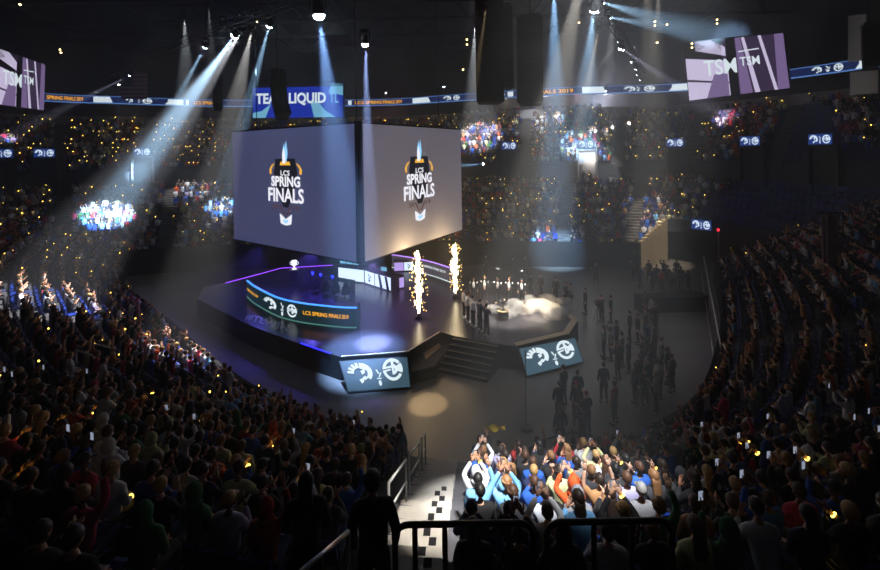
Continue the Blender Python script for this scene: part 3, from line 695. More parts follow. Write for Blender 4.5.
poses_w = ['seated'] * 6 + ['clapping'] * 4 + ['waving'] * 1 + ['filming'] * 2 + ['leaning'] * 2
for q, s_ in enumerate(vis):
    p, z, rz = s_['p'], s_['z'], s_['rz']
    if min((p - f).length for f in FOREGROUND) < .75: continue
    where = '%s row, %s seat from stair, %s side' % (ordn(s_['i'] + 1), ordn(s_['k']), 'handrail' if s_['side'] == 'left' else 'checkered')
    if n_ind < N_NEAR or 'look' in s_:
        if n_seat < 245:
            make_seat(p, z, rz, 'blue folding seat in ' + where, 'blue seats of the near stands'); n_seat += 1
        else: seat_add(p, z, rz)
        if random.random() < .06 and 'look' not in s_: continue
        if 'look' in s_: sh, hr, st_, po = s_['look']
        else:
            sh, hr = random.choice(SHW), random.choice(['black', 'dark brown', 'brown', 'dark brown', 'light brown', 'blond'])
            st_, po = random.choice(['short'] * 5 + ['curly', 'long', 'long', 'cap', 'hood']), random.choice(poses_w)
        hl = {'dark brown': 'brown', 'light brown': 'tawny'}.get(hr, hr); hd = {'hood': 'hooded ' + sh + ' top', 'cap': sh + ' top and cap', 'long': sh + ' top, long hair', 'curly': sh + ' top, curly hair', 'short': sh + ' top, ' + hl + ' hair'}[st_]
        body_z = z
        person(po, zpt(p, body_z), rz + random.uniform(-.15, .15), sh, hr, st_, random.choice(['fair', 'fair', 'tan', 'brown'] if 'look' not in s_ else ['fair', 'tan']), random.choice(['black', 'denim', 'grey']), '%s spectator, %s, %s' % (po, hd, where), 'spectators in the near stands', band=random.random() < (.2 if t_ok(s_) else .06))
        n_ind += 1
        if s_.get('towel'): TOWEL.append((zpt(p, z), rz))
    else:
        seat_add(p, z, rz)
        if random.random() < .07: continue
        a = random.choice([0, 0, 0, 1, 2, 3, 3]); low_add(p, z, rz, 1, a, s_.get('look', (None,))[0])
        if random.random() < (.1 if t_ok(s_) else .025): dot_at(p, z, rz, a)
# far stands
def in_px(lst, x, y): return any((x - a) ** 2 / rx ** 2 + (y - b) ** 2 / ry ** 2 < 1 for a, b, rx, ry in lst)
EMPTY = [(850, 185, 110, 42), (745, 215, 45, 30), (806, 136, 34, 40)]
for fn, n, z0, rise, ais, tb, i0 in ((far_low, NL, Z0F, RISE_L, FAR_L_A, 10, 0), (far_up, NU, Z0U, RISE_U, FAR_U_A, 10, 0)):
    for i in range(n):
        for p, rz, t in row_seats(fn, i, .05, 9.95, [(a, .42) for a in ais]):
            if fn is far_low and t > t_end(i) - .03: continue
            z = z0 + rise * i; x, y = proj((p.x, p.y, z + 1.1))
            if not (-25 < x < 905): continue
            if 240 < x < 452 and 134 < y < 222: continue        # hidden by the hanging screens
            if fn is far_up and any(abs(x - a) < 9 for a in PORTAL_X) and i < 3: continue
            seat_add(p, z, rz)
            if in_px(EMPTY, x, y) or random.random() < (.1 if x < 640 else .2): continue
            a = random.choice([0, 0, 1, 2, 3]); low_add(p, z, rz, 0, a)
            pr = .3 if (fn is far_up and x < 235) else .17
            if x > 455: pr = .2
            if random.random() < pr: dot_at(p, z, rz, a)
# people on the concourse behind the upper parapet
for px in range(462, 600, 5):
    t = find_t(lambda t: zpt(RIB(t) * .995, 17), px + random.uniform(-2, 2), 4, 7.5); p = RIB(t) * .995
    d = FF(t) - p; low_add(p, zt + .45, math.atan2(-d.x, d.y), 0, 0)
V_ = np.concatenate(BV); F_ = np.concatenate(BF); C_ = np.concatenate(BC)
me = bpy.data.meshes.new('crowd'); me.vertices.add(len(V_)); me.vertices.foreach_set('co', V_.ravel()); me.loops.add(F_.size); me.loops.foreach_set('vertex_index', F_.ravel()); me.polygons.add(len(F_)); me.polygons.foreach_set('loop_start', np.arange(len(F_)) * 3)
me.update(calc_edges=True)
at_ = me.color_attributes.new('cloth', 'FLOAT_COLOR', 'POINT'); at_.data.foreach_set('color', np.concatenate([C_, np.ones((len(C_), 1))], 1).ravel())
mc = mat('crowd clothing', (128, 128, 128), .85); an = mc.node_tree.nodes.new('ShaderNodeVertexColor'); an.layer_name = 'cloth'; mc.node_tree.links.new(an.outputs['Color'], mc.node_tree.nodes['Principled BSDF'].inputs['Base Color']); me.materials.append(mc)
me.polygons.foreach_set('use_smooth', [True] * len(F_))
o = bpy.data.objects.new('crowd', me); COL.objects.link(o); tag(o, 'distant spectators filling the lower and upper stands all around', 'crowd', None, 'stuff')
V_ = np.concatenate(EV); F_ = np.concatenate(EF)
me = bpy.data.meshes.new('stadium_seats'); me.from_pydata(V_.tolist(), [], F_.tolist()); me.materials.append(M['seat'])
o = bpy.data.objects.new('stadium_seats', me); COL.objects.link(o); tag(o, 'distant blue folding seats in rows through all the stands', 'seats', None, 'stuff')
mb = MB()
for p in dots:
    d = p.length; r = .022 + .00042 * d; mb.ell(p, (r * random.uniform(.6, 1.15),) * 3, 6, 4)
o = mb.build('wristband_lights', M['dot']); tag(o, 'yellow wristband lights scattered through the dark distant crowd', 'lights', None, 'stuff')
print('individuals', n_ind, 'seats', n_seat, 'crowd verts', nv_, 'dots', len(dots))
# ------------------------------------------------------------------ stage
def quad_fn(TL, TR, BR, BL):
    TL, TR, BR, BL = map(Vector, (TL, TR, BR, BL)); n = (TR - TL).cross(TL - BL).normalized()
    BR = BR - n * (BR - TL).dot(n)                          # keep the panel flat
    def fn(u, v, d=0):
        a, b = u + .5, .5 - v
        return TL.lerp(TR, a).lerp(BL.lerp(BR, a), b) + n * d
    return fn, n
def panel(mb, fn, th, mi=0, u0=-.5, u1=.5, v0=-.5, v1=.5, d0=0):
    P = [(u0, v0), (u1, v0), (u1, v1), (u0, v1)]
    mb.prism(P, 0, 1, mi, fn=lambda x, y, z: fn(x, y, d0 - th + th * z))
ZS = 1.2
outline = [(197, 299), (254, 327), (303, 345), (341, 357), (408, 352), (441, 332), (455, 336), (500, 344), (517, 346), (569, 334), (578, 320), (563, 307), (540, 296), (500, 285), (455, 276), (430, 263), (400, 260), (333, 265), (281, 268), (259, 274), (225, 283), (204, 287)]
SP = [on_z(x, y, ZS) for x, y in outline]
stage = empty('stage', (0, 0, 0), 'low black glossy stage with angled corners and round right end', 'stage')
mb = MB(); mb.prism([(p.x, p.y) for p in SP], 0, ZS - .04); mb.build('stage_skirt', M['matte'], stage)
mb = MB(); mb.prism([(p.x, p.y) for p in SP], ZS - .04, ZS); mb.build('deck', M['stage'], stage)
def edge_band(pts, w, z, inward):
    mb = MB(); A = [Vector(p) for p in pts]; B = []
    for k, p in enumerate(A):
        d = A[min(k + 1, len(A) - 1)] - A[max(k - 1, 0)]; d.z = 0; d.normalize(); B.append(p + Vector((-d.y, d.x, 0)) * w * inward)
    for k in range(len(A) - 1):
        q = [A[k], A[k + 1], B[k + 1], B[k]]; mb.prism([(p.x, p.y) for p in q], z, z + .02)
    return mb
edge_band(SP[8:12], .38, ZS, 1).build('deck_edging', M['stage_trim'], stage, label='pale tan edging of the round stage end')
edge_band(SP[3:6], .12, ZS, 1).build('deck_edging', M['stage_trim'], stage)
M['purple_led'] = emit('purple led strip', (150, 70, 255), 2.2, sample=False)
edge_band(SP[17:21], .14, ZS, 1).build('light_strip', M['purple_led'], stage, label='purple light strip on the rear stage edge')
edge_band([on_z(300, 343.5, ZS), on_z(318, 350, ZS), on_z(330, 354, ZS)], .1, ZS, 1).build('light_strip', emit('blue led', (40, 40, 255), 2.5, sample=False), stage)
# hashtag printed on the deck
M['print'] = mat('pale deck print', (150, 150, 165), .35)
fn, _ = quad_fn(on_z(247, 312, ZS + .006), on_z(292, 324, ZS + .006), on_z(288, 335, ZS + .006), on_z(243, 320, ZS + .006))
mb = MB(); g = text_geo('#TLWIN', .03); flat(mb, g, fn, 0, 0, .95, .7, d=0); mb.build('deck_lettering', M['print'], stage)
# stairs up to the stage
A0, A1, B0, B1 = on_z(455, 336.5, 1.2), on_z(500, 344, 1.2), on_z(437, 372, 0), on_z(487, 383, 0)
sst = empty('stage_stairs', (0, 0, 0), 'black six step stage stairs with pale nosings between two screens', 'stairs')
mb, nb = MB(), MB()
for k in range(6):
    z = 1.2 - .2 * (k + 1) + .2 * 1; z = 1.2 - .2 * k - .2
    if z <= 0.01: z = .02
    a0, a1 = A0.lerp(B0, k / 6), A1.lerp(B1, k / 6); b0, b1 = A0.lerp(B0, (k + 1) / 6), A1.lerp(B1, (k + 1) / 6)
    mb.prism([(a0.x, a0.y), (a1.x, a1.y), (b1.x, b1.y), (b0.x, b0.y)], 0, 1.2 - .2 * k - .02)
    c0, c1 = b0.lerp(a0, .14), b1.lerp(a1, .14)
    nb.prism([(c0.x, c0.y), (c1.x, c1.y), (b1.x, b1.y), (b0.x, b0.y)], 1.2 - .2 * k - .02, 1.2 - .2 * k)
mb.build('steps', M['matte'], sst); nb.build('nosing', M['stage_trim'], sst, label='pale tan step edges')
# dark ramp box with a plywood top left of the stairs
rb = empty('ramp_box', (0, 0, 0), 'dark box left of the stage stairs with a tan plywood top', 'box')
mb = MB(); q = [on_z(x, y, .62) for x, y in ((409, 354), (438, 340), (451, 343), (435, 366), (412, 372))]; mb.prism([(p.x, p.y) for p in q], 0, .62); mb.build('box_body', M['matte'], rb)
q = [on_z(x, y, .65) for x, y in ((423, 353), (439, 343), (441, 346), (426, 359))]; mb = MB(); mb.prism([(p.x, p.y) for p in q], .62, .65); mb.build('plywood_top', M['wood'], rb, label='tan plywood top')
# slanted screens standing against the stage front
M['scr_bg'] = emit('slate screen glow', (60, 88, 104), 1.0); M['scr_white'] = emit('white screen glow', (225, 240, 248), 1.15, sample=False)
M['scr_cyan'] = emit('pale blue screen glow', (120, 190, 225), 1.0, sample=False)
for TL, TR, BR, BL, lab in (((339, 361), (408, 356), (411, 388), (348, 393), 'slanted floor screen left of the stage stairs with white emblems'), ((518, 348), (575, 337), (583, 363), (527, 377), 'slanted floor screen right of the stage stairs with white emblems')):
    t = empty('floor_screen', (0, 0, 0), lab, 'screen')
    fn, n = quad_fn(on_z(*TL, 1.14), on_z(*TR, 1.14), on_z(*BR, .06), on_z(*BL, .06))
    mb = MB(); panel(mb, fn, .14, d0=-.005); mb.build('cabinet', M['black'], t)
    mb = MB(); panel(mb, fn, .02, u0=-.485, u1=.485, v0=-.46, v1=.46, d0=.02); pn = mb.build('display', M['scr_bg'], t)
    mb = MB(); flat(mb, HORSE, fn, -.24, .05, .36, .66, 0, .07); flat(mb, RING, fn, .25, .1, .3, .7, 0, .07); mb.build('emblem', M['scr_white'], pn)
    mb = MB(); flat(mb, MIDM, fn, .03, -.12, .11, .5, 0, .07); mb.build('emblem', M['scr_white'], pn)
# low curved screens round the two team areas
def curved_screen(pxs, h, th, name, label, mats, texts, top_m, bot_m):
    C = Curve([on_z(x, y, ZS) for x, y in pxs]); n = 40; N = C.n()
    P = [C(N * k / n) for k in range(n + 1)]; T = []
    for k in range(n + 1):
        d = (P[min(k + 1, n)] - P[max(k - 1, 0)]); d.z = 0; d.normalize(); T.append(Vector((d.y, -d.x, 0)))       # towards the camera
    def fn(u, v, d=0):
        f = (u + .5) * n; k = max(0, min(n - 1, int(f))); f -= k
        return P[k].lerp(P[k + 1], f) + T[k].lerp(T[k + 1], f) * d + Vector((0, 0, h * (v + .5)))
    def band(v0, v1, d0, d1):
        mb = MB(); us = [-.5 + k / n for k in range(n + 1)]
        a, b, c, e = [[fn(u, v, d) for u in us] for v, d in ((v0, d1), (v1, d1), (v1, d0), (v0, d0))]
        mb.strip(a, b); mb.strip(b, c); mb.strip(c, e); mb.strip(e, a)
        for k in (0, n): mb.add([a[k], b[k], c[k], e[k]], [(0, 1, 2, 3)])
        return mb
    t = empty(name, (0, 0, 0), label, 'screen')
    band(-.5, .46, -th, -.01).build('cabinet', M['black'], t)
    d = band(-.46, .42, -.01, .0).build('display', mats, t)
    band(.455, .515, -th * .3, .03).build('top_light', top_m, t); band(-.5, -.455, -.01, .03).build('foot_light', bot_m, t)
    for geo, cu, cv, w, hh, m, nm in texts:
        mb = MB(); flat(mb, geo, fn, cu, cv, w, hh, 0, .015); mb.build(nm, m, d)
    return t
M['desk_bg'] = emit('dark teal screen glow', (22, 46, 52), .8); M['orange'] = emit('orange lettering glow', (255, 176, 40), 1.3, sample=False)
M['cyan_edge'] = emit('cyan edge glow', (70, 150, 255), 1.8); M['green_edge'] = emit('sea green edge glow', (90, 150, 140), .8, sample=False)
LET = text_geo('LCS SPRING FINALS 2019', .03)
curved_screen([(247, 297), (256, 304.5), (277, 316), (299, 322), (323, 325.5), (343, 327.5), (357, 328)], 1.2, .22, 'curved_screen', 'low curved screen with cyan top light at the left stage front', M['desk_bg'],
              [(HORSE, -.215, .0, .09, .62, M['scr_white'], 'emblem'), (MIDM, -.125, -.04, .035, .66, M['scr_white'], 'emblem'), (RING, -.05, .0, .075, .66, M['scr_white'], 'emblem'), (LET, .21, .03, .36, .2, M['orange'], 'lettering'), (LET, -.4, .02, .18, .16, M['orange'], 'lettering')], M['cyan_edge'], M['green_edge'])
M['purple_edge'] = emit('violet edge glow', (190, 140, 255), 1.6); M['grey_scr'] = emit('grey screen glow', (74, 72, 84), .9)
curved_screen([(392, 267.5), (410, 270.5), (427, 274.5), (440, 278.5), (457, 285)], 1.15, .22, 'curved_screen', 'low curved screen with violet top light at the rear right stage', M['grey_scr'],
              [(LET, .12, .08, .42, .18, M['scr_white'], 'lettering'), (HORSE, .43, .05, .07, .5, M['scr_white'], 'emblem')], M['purple_edge'], M['scr_white'])
# end post of the left curved screen
tag(MB().box(*[*on_z(359.5, 327, ZS)[:2], ZS + .72], .16, .3, 1.44).build('screen_post', M['black']), 'dark upright post closing the right end of the left curved screen', 'post')
# player desks with lit fronts
M['desk_white'] = emit('white blue desk front glow', (205, 225, 255), 1.5)
M['desk_violet'] = emit('lilac panel glow', (196, 170, 255), 1.0, sample=False)
def desk(pts, h, depth, label, lits):
    t = empty('player_desk', (0, 0, 0), label, 'desk'); P = [on_z(x, y, ZS) for x, y in pts]; body, top = MB(), MB()
    for k in range(len(P) - 1):
        a, b = P[k], P[k + 1]; d = (b - a).normalized(); n = Vector((d.y, -d.x, 0)); q = [a, b, b - n * depth, a - n * depth]
        body.prism([(p.x, p.y) for p in q], ZS, ZS + h - .08); q2 = [a + n * .04, b + n * .04, b - n * depth, a - n * depth]; top.prism([(p.x, p.y) for p in q2], ZS + h - .08, ZS + h)
        fn, _ = quad_fn(a + Vector((0, 0, h - .1)), b + Vector((0, 0, h - .1)), b + Vector((0, 0, .08)), a + Vector((0, 0, .08)))
        mb = MB(); panel(mb, fn, .02, u0=-.47, u1=.47, v0=-.48, v1=.48, d0=.035); pn = mb.build('lit_front', lits[k], t)
        mb = MB()
        if k == 2:
            for u in (-.2, .2): mb.add([fn(u - .08, .48, .045), fn(u + .06, .48, .045), fn(u + .2, -.48, .045), fn(u + .04, -.48, .045)], [(0, 1, 2, 3)])
            mb.build('dark_slash', M['black'], pn)
        elif k == 1: flat(mb, MIDM, fn, 0, 0, .5, .6, 0, .045); mb.build('emblem', M['scr_bg'], pn)
    body.build('desk_body', M['black'], t); top.build('desktop', M['black'], t); return P
Pd = desk([(338, 280), (365, 283.5), (375, 287), (391.5, 292)], 1.15, .8, 'long player desk with bright white front under the hanging screen corner', [M['desk_white']] * 3)
Pe = desk([(393.5, 290.5), (404, 288)], .95, .7, 'short desk end with lilac lit panel right of the white desk', [M['desk_violet']])
Pf = desk([(394, 272), (404, 271.5), (414, 271)], .9, .8, 'rear player desk with pale front before the violet curved screen', [M['desk_violet'], M['desk_white']])
def monitor(p, rz, label):
    t = empty('monitor', p, label, 'monitor', 'monitors on the player desks', rz)
    mb = MB(); mb.box(0, 0, .3, .56, .03, .33); mb.build('monitor_case', M['black'], t); mb = MB(); mb.box(0, -.017, .3, .52, .004, .29); mb.build('screen', M['scr_cyan'], t)
    mb = MB(); mb.box(0, .03, .08, .05, .03, .16); mb.box(0, .02, .008, .24, .18, .016); mb.build('stand', M['black'], t)
for k, f in enumerate((.15, .4, .65, .9)):
    a = Pd[0].lerp(Pd[1], f) if f < .7 else Pd[2].lerp(Pd[3], .5)
    monitor(a + Vector((.05, .3, 1.15)), -.15 - .1 * k, '%s monitor from the left on the bright white player desk' % ORD[k + 1])
def gaming_chair(p, rz, label):
    t = empty('gaming_chair', p, label, 'chair', 'dark chairs inside the left curved screen', rz)
    mb = MB(); mb.prism([(-.26, -.25), (.26, -.25), (.24, .27), (-.24, .27)], .42, .52); mb.build('seat', M['matte'], t)
    mb = MB(); mb.prism([(-.25, .5), (.25, .5), (.29, .95), (.17, 1.12), (.17, 1.3), (-.17, 1.3), (-.17, 1.12), (-.29, .95)], -.36, -.26, fn=lambda x, z, y: Vector((x, y - (z - .5) * .18, z))); mb.build('backrest', M['matte'], t)
    mb = MB(); mb.tube([(0, 0, .08), (0, 0, .42)], .04, 8)
    for k in range(5): a = 2 * PI * k / 5; mb.tube([(0, 0, .1), (math.cos(a) * .3, math.sin(a) * .3, .04)], .025, 6)
    mb.build('pedestal', M['black'], t)
    for sx in (-1, 1): mb = MB(); mb.box(sx * .3, 0, .68, .08, .28, .03); mb.box(sx * .3, -.05, .58, .03, .05, .2); mb.build('armrest', M['black'], t)
for k, (x, y) in enumerate(((306, 291), (315, 294), (325, 296.5), (335, 298.5), (345, 300))):
    gaming_chair(on_z(x, y, ZS), .4, '%s dark chair from the left behind the left curved screen' % ORD[k + 1])
gm = empty('gaming_desk', (0, 0, 0), 'dark player desk with blue lights behind the left curved screen', 'desk')
a, b = on_z(303, 284, ZS), on_z(349, 293, ZS); d = (b - a).normalized(); n = Vector((d.y, -d.x, 0))
mb = MB(); mb.prism([((a + n * .0).x, a.y), (b.x, b.y), ((b - n * .7).x, (b - n * .7).y), ((a - n * .7).x, (a - n * .7).y)], ZS + .7, ZS + .76); mb.build('desktop', M['black'], gm)
for q in (a, b, a.lerp(b, .5)): mb = MB(); r = q - n * .35; mb.box(r.x, r.y, ZS + .35, .06, .6, .7, math.atan2(d.y, d.x)); mb.build('desk_leg', M['black'], gm)
M['blue_glow'] = emit('deep blue lamp', (30, 40, 255), 6, sample=False)
for f in (.18, .36, .62):
    q = a.lerp(b, f) - n * .2; mb = MB(); mb.box(q.x, q.y, ZS + .93, .22, .05, .14, math.atan2(d.y, d.x)); mb.box(q.x, q.y, ZS + .81, .05, .05, .1); mb.build('blue_light', M['blue_glow'], gm)
# trophies
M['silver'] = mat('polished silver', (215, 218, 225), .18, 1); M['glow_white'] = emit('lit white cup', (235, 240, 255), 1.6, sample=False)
def trophy(p, sc, plinth_h, m, label, cat='trophy'):
    pl = empty('plinth', p, 'dark plinth under the ' + label, 'plinth')
    mb = MB(); mb.prism([(-.3, -.3), (.3, -.3), (.3, .3), (-.3, .3)], 0, plinth_h - .05); mb.build('plinth_body', M['black'], pl); mb = MB(); mb.box(0, 0, plinth_h - .025, .68, .68, .05); mb.build('plinth_top', M['stage_trim'], pl)
    t = empty('trophy', p + Vector((0, 0, plinth_h)), label, cat)
    prof = [(.16, 0), (.17, .04), (.08, .08), (.05, .16), (.06, .22), (.15, .3), (.2, .45), (.21, .6), (.18, .63), (.16, .6), (.02, .34)]
    mb = MB(); n = 16; vs = [(r * sc * math.cos(2 * PI * j / n), r * sc * math.sin(2 * PI * j / n), z * sc) for r, z in prof for j in range(n)]
    mb.add(vs, [(i * n + j, i * n + (j + 1) % n, (i + 1) * n + (j + 1) % n, (i + 1) * n + j) for i in range(len(prof) - 1) for j in range(n)] + [tuple(range(n))[::-1]]); mb.build('cup', m, t, True)
    for sx in (-1, 1): mb = MB(); mb.tube([(sx * .19 * sc, 0, .5 * sc), (sx * .3 * sc, 0, .52 * sc), (sx * .3 * sc, 0, .38 * sc), (sx * .15 * sc, 0, .3 * sc)], .02 * sc, 6); mb.build('handle', m, t)
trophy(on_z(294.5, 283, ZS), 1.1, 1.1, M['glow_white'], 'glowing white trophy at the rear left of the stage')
trophy(on_z(503, 319, ZS), 1.0, .55, M['silver'], 'silver trophy cup in the fog between the players')
# spark fountains
M['spark_core'] = emit('white hot sparks', (255, 236, 190), 8, sample=False); M['spark'] = emit('golden sparks', (255, 200, 110), 6, sample=False)
def fountain(base, H, label, seed):
    r = random.Random(seed); t = empty('spark_fountain', base, label, 'firework')
    mb = MB(); mb.box(0, 0, .09, .42, .32, .18); mb.tube([(0, 0, .18), (0, 0, .32)], .07, 10); mb.build('launcher', M['black'], t)
    mb = MB()
    for k in range(230):
        z = .25 + (H - .25) * r.random() ** .9; w = .07 + .16 * math.sin(min(1, z / H * 1.15) * PI * .8); a = r.random() * 2 * PI; q = abs(r.gauss(0, .5)) * w
        l = r.uniform(.12, .38); mb.tube([(math.cos(a) * q, math.sin(a) * q, z), (math.cos(a) * q * 1.1, math.sin(a) * q * 1.1, z + l)], [.035, .012], 4)
    mb.build('spark_jet', M['spark_core'], t)['kind'] = 'stuff'
    mb = MB()
    for k in range(100):
        z = .5 + (H - .3) * r.random(); w = .34 + .14 * math.sin(z / H * PI); a = r.random() * 2 * PI; q = w * r.uniform(.55, 1.25); rr = r.uniform(.012, .034); mb.ell((math.cos(a) * q, math.sin(a) * q, z), (rr, rr, rr * 1.3), 5, 4)
    mb.build('stray_sparks', M['spark'], t)['kind'] = 'stuff'
    l = bpy.data.lights.new('spark_light', 'POINT'); l.energy = 230; l.color = (1, .68, .36); l.shadow_soft_size = .5
    lo = bpy.data.objects.new('spark_light', l); COL.objects.link(lo); lo.location = base + Vector((0, 0, H * .95))
fountain(on_z(419, 318.5, ZS), 3.9, 'nearer column of golden sparks shooting up beside the white desk', 1)
fountain(on_z(455.5, 298, ZS), 3.55, 'farther column of golden sparks at the right curved screen', 2)
# ground fog over the round end of the stage
fm = bpy.data.materials.new('ground fog'); fm.use_nodes = True; nt = fm.node_tree; nt.nodes.clear()
out = nt.nodes.new('ShaderNodeOutputMaterial'); vs_ = nt.nodes.new('ShaderNodeVolumeScatter'); tc = nt.nodes.new('ShaderNodeTexCoord'); nz = nt.nodes.new('ShaderNodeTexNoise'); rp = nt.nodes.new('ShaderNodeMapRange')
nz.inputs['Scale'].default_value = 1.6; nz.inputs['Detail'].default_value = 4; rp.inputs[1].default_value = .42; rp.inputs[2].default_value = .7; rp.inputs[3].default_value = 0; rp.inputs[4].default_value = 5
nt.links.new(tc.outputs['Object'], nz.inputs['Vector']); nt.links.new(nz.outputs['Fac'], rp.inputs[0]); nt.links.new(rp.outputs[0], vs_.inputs['Density']); nt.links.new(vs_.outputs[0], out.inputs['Volume']); vs_.inputs['Color'].default_value = (1, .95, .86, 1)
mb = MB(); r = random.Random(4)
FOG = [(555, 318, .9), (540, 312, .85), (525, 313, .8), (508, 318, .7), (493, 315, .55), (566, 310, .8), (548, 306, .8), (530, 305, .6), (515, 309, .6)]
fg = MB()
for x, y, rr in FOG: p = on_z(x, y, ZS); fg.ell(p + Vector((0, 0, .35)), (rr * 1.0, rr * .9, rr * .55), 14, 9)
fo = fg.build('stage_fog', fm); tag(fo, 'low bank of warm lit fog rolling over the right stage end', 'fog', None, 'stuff')
rm = fo.modifiers.new('r', 'REMESH'); rm.mode = 'VOXEL'; rm.voxel_size = .12
# ------------------------------------------------------------------ hanging screen cube
D = 24.0
C0 = at(359, 150, D); L0 = at(233, 150, D * 1.31); R0 = at(460.5, 150, D * 1.40)
zb, zt_ = CAM_Z - 111.5 / F_PX * D, CAM_Z + 30.5 / F_PX * D
C0.z = L0.z = R0.z = 0; Q0 = L0 + R0 - C0
cube = empty('hanging_screen_cube', (0, 0, 0), 'huge hanging screen cube with a glowing finals logo on each face', 'screen')
inn = [C0.lerp(Q0, .03), L0.lerp(R0, .02).lerp(C0, .0), Q0, R0.lerp(L0, .02)]
mb = MB(); mb.prism([(p.x, p.y) for p in inn], zb + .15, zt_ - .1); mb.build('cube_frame', M['black'], cube)
def scr_mat(name, e, st):
    m = emit(name, e, st, base=(190, 188, 190), rough=.75); return m
M['scrL'] = scr_mat('violet grey screen', (52, 60, 98), 1.0); M['scrR'] = scr_mat('warm grey screen', (86, 82, 94), 1.0)
Z = lambda p, z: Vector((p.x, p.y, z))
GOLD = emit('gold logo glow', (240, 178, 60), 1.2, sample=False); DARKL = emit('dark logo shield', (26, 28, 40), .7, sample=False); WHITE = emit('white logo glow', (236, 236, 246), 1.25, sample=False); FLAME = emit('pale blue flame glow', (140, 205, 250), 1.3, sample=False); BROWN = emit('bronze logo glow', (110, 70, 64), .8, sample=False)
T_LCS, T_SPR, T_FIN, T20, T19 = text_geo('LCS', .03), text_geo('SPRING', .05), text_geo('FINALS', .03), text_geo('20', .02), text_geo('19', .02)
for (a, b, m, cu, lab, sx) in ((L0, C0, M['scrL'], -.005, 'blue lit left face of the screen cube', 1.0), (C0, R0, M['scrR'], -.01, 'warm lit right face of the screen cube', 1.08)):
    n = Vector(((b - a).y, -(b - a).x, 0)).normalized(); g = (b - a).normalized() * .12
    fn, nn = quad_fn(Z(a + g + n * .12, zt_), Z(b - g + n * .12, zt_), Z(b - g + n * .12, zb), Z(a + g + n * .12, zb))
    mb = MB(); panel(mb, fn, .2, d0=-.02); fr = mb.build('screen_border', M['matte'], cube)
    mb = MB(); panel(mb, fn, .04, u0=-.492, u1=.492, v0=-.488, v1=.488, d0=.03); sc_ = mb.build('screen', m, cube, label=lab)
    W = (b - a).length; H = zt_ - zb; kx = lambda hgt: hgt * H / W
    def put(geo, cv, w, h, mm, nm, d=.05, du=0):
        q = MB(); flat(q, geo, fn, cu + du * .88, cv * .86 + .02, w * sx * .88, h * .86, 0, d); q.build(nm, mm, sc_)
    put(poly_geo([(-.42, .5), (.42, .5), (.5, .2), (.34, -.2), (.1, -.5), (-.1, -.5), (-.34, -.2), (-.5, .2)]), .03, .22, .46, DARKL, 'logo_shield', .04)
    put(poly_geo([(-.2, -.5), (.2, -.5), (.34, -.1), (.16, .5), (.02, .1), (-.1, .38), (-.3, .0)]), .33, .075, .2, FLAME, 'logo_flame')
    put(poly_geo([(-.4, -.5), (.05, -.5), (.1, .0), (-.16, .5), (-.4, .1)]), .29, .06, .15, WHITE, 'logo_flame', .055)
    put(poly_geo([(-.5, -.5), (.5, -.5), (.42, .5), (-.42, .5)]), .215, .1, .035, GOLD, 'logo_crown_band')
    for s_ in (-1, 1): put(poly_geo([(s_ * -.5, .5), (s_ * .1, .3), (s_ * .5, -.1), (s_ * .4, -.5), (s_ * .1, -.45), (s_ * .12, 0)][::s_]), .165, .055, .11, GOLD, 'logo_horn', .05, s_ * .125 * sx)
    put(T_LCS, .125, .085, .05, WHITE, 'logo_lettering'); put(T_SPR, .045, .27, .1, WHITE, 'logo_lettering'); put(T_FIN, -.085, .33, .135, WHITE, 'logo_lettering', .06)
    put(T20, -.2, .05, .04, BROWN, 'logo_lettering', .05, -.1); put(T19, -.2, .05, .04, BROWN, 'logo_lettering', .05, .1)
    for s_ in (-1, 1): put(poly_geo([(s_ * -.5, -.5), (s_ * -.3, -.5), (s_ * .5, .5), (s_ * .25, .5)][::s_]), -.225, .06, .085, BROWN, 'logo_blade', .05, s_ * .035)
    put(poly_geo([(-.5, .5), (0, .05), (.5, .5), (.42, -.35), (0, -.5), (-.42, -.35)]), -.315, .115, .11, WHITE, 'logo_base')
    put(poly_geo([(-.5, .1), (0, -.4), (.5, .1), (.2, .35), (0, .0), (-.2, .35)]), -.33, .055, .06, FLAME, 'logo_gem', .06)
mb = MB(); mb.box(C0.x, C0.y, (zb + zt_) / 2, .22, .22, zt_ - zb + .1, math.radians(40)); mb.build('corner_post', M['black'], cube)
for p in (C0.lerp(Q0, .1), L0.lerp(R0, .1), R0.lerp(L0, .1)):
    mb = MB(); mb.tube([Z(p, zt_ - .2), Z(p, 27.5)], .03, 6); mb.build('hoist_cable', M['black'], cube)
# dark truss frame under the cube top and low front truss seen below the screen
# ------------------------------------------------------------------ ribbon display along the upper rim
def rib_fn(h):
    def g(t, v, d=0):
        p = RIB(t) * .985; q = RIB(min(t + .02, 9.99)) - RIB(max(t - .02, 0)); q.normalize(); n = Vector((q.y, -q.x, 0))
        return Vector((p.x, p.y, ZR + v * h)) + n * d
    return g
RH = 1.0; rg = rib_fn(RH)
rb = empty('ribbon_display', (0, 0, 0), 'long thin lit ribbon display with lettering round the upper rim of the arena', 'display')
n = 200; tr_ = [.3 + 9.5 * k / n for k in range(n + 1)]
def rband(v0, v1, d0, d1):
    mb = MB(); a, b, c, e = [[rg(t, v, d) for t in tr_] for v, d in ((v0, d1), (v1, d1), (v1, d0), (v0, d0))]
    mb.strip(a, b); mb.strip(b, c); mb.strip(c, e); mb.strip(e, a); return mb
M['rib_bg'] = emit('navy ribbon glow', (26, 40, 88), .9, sample=False); M['rib_line'] = emit('blue ribbon line glow', (86, 130, 200), 1.1, sample=False)
rband(-.62, .62, -.35, -.02).build('ribbon_case', M['black'], rb)
dsp = rband(-.5, .5, -.02, 0).build('ribbon_screen', M['rib_bg'], rb)
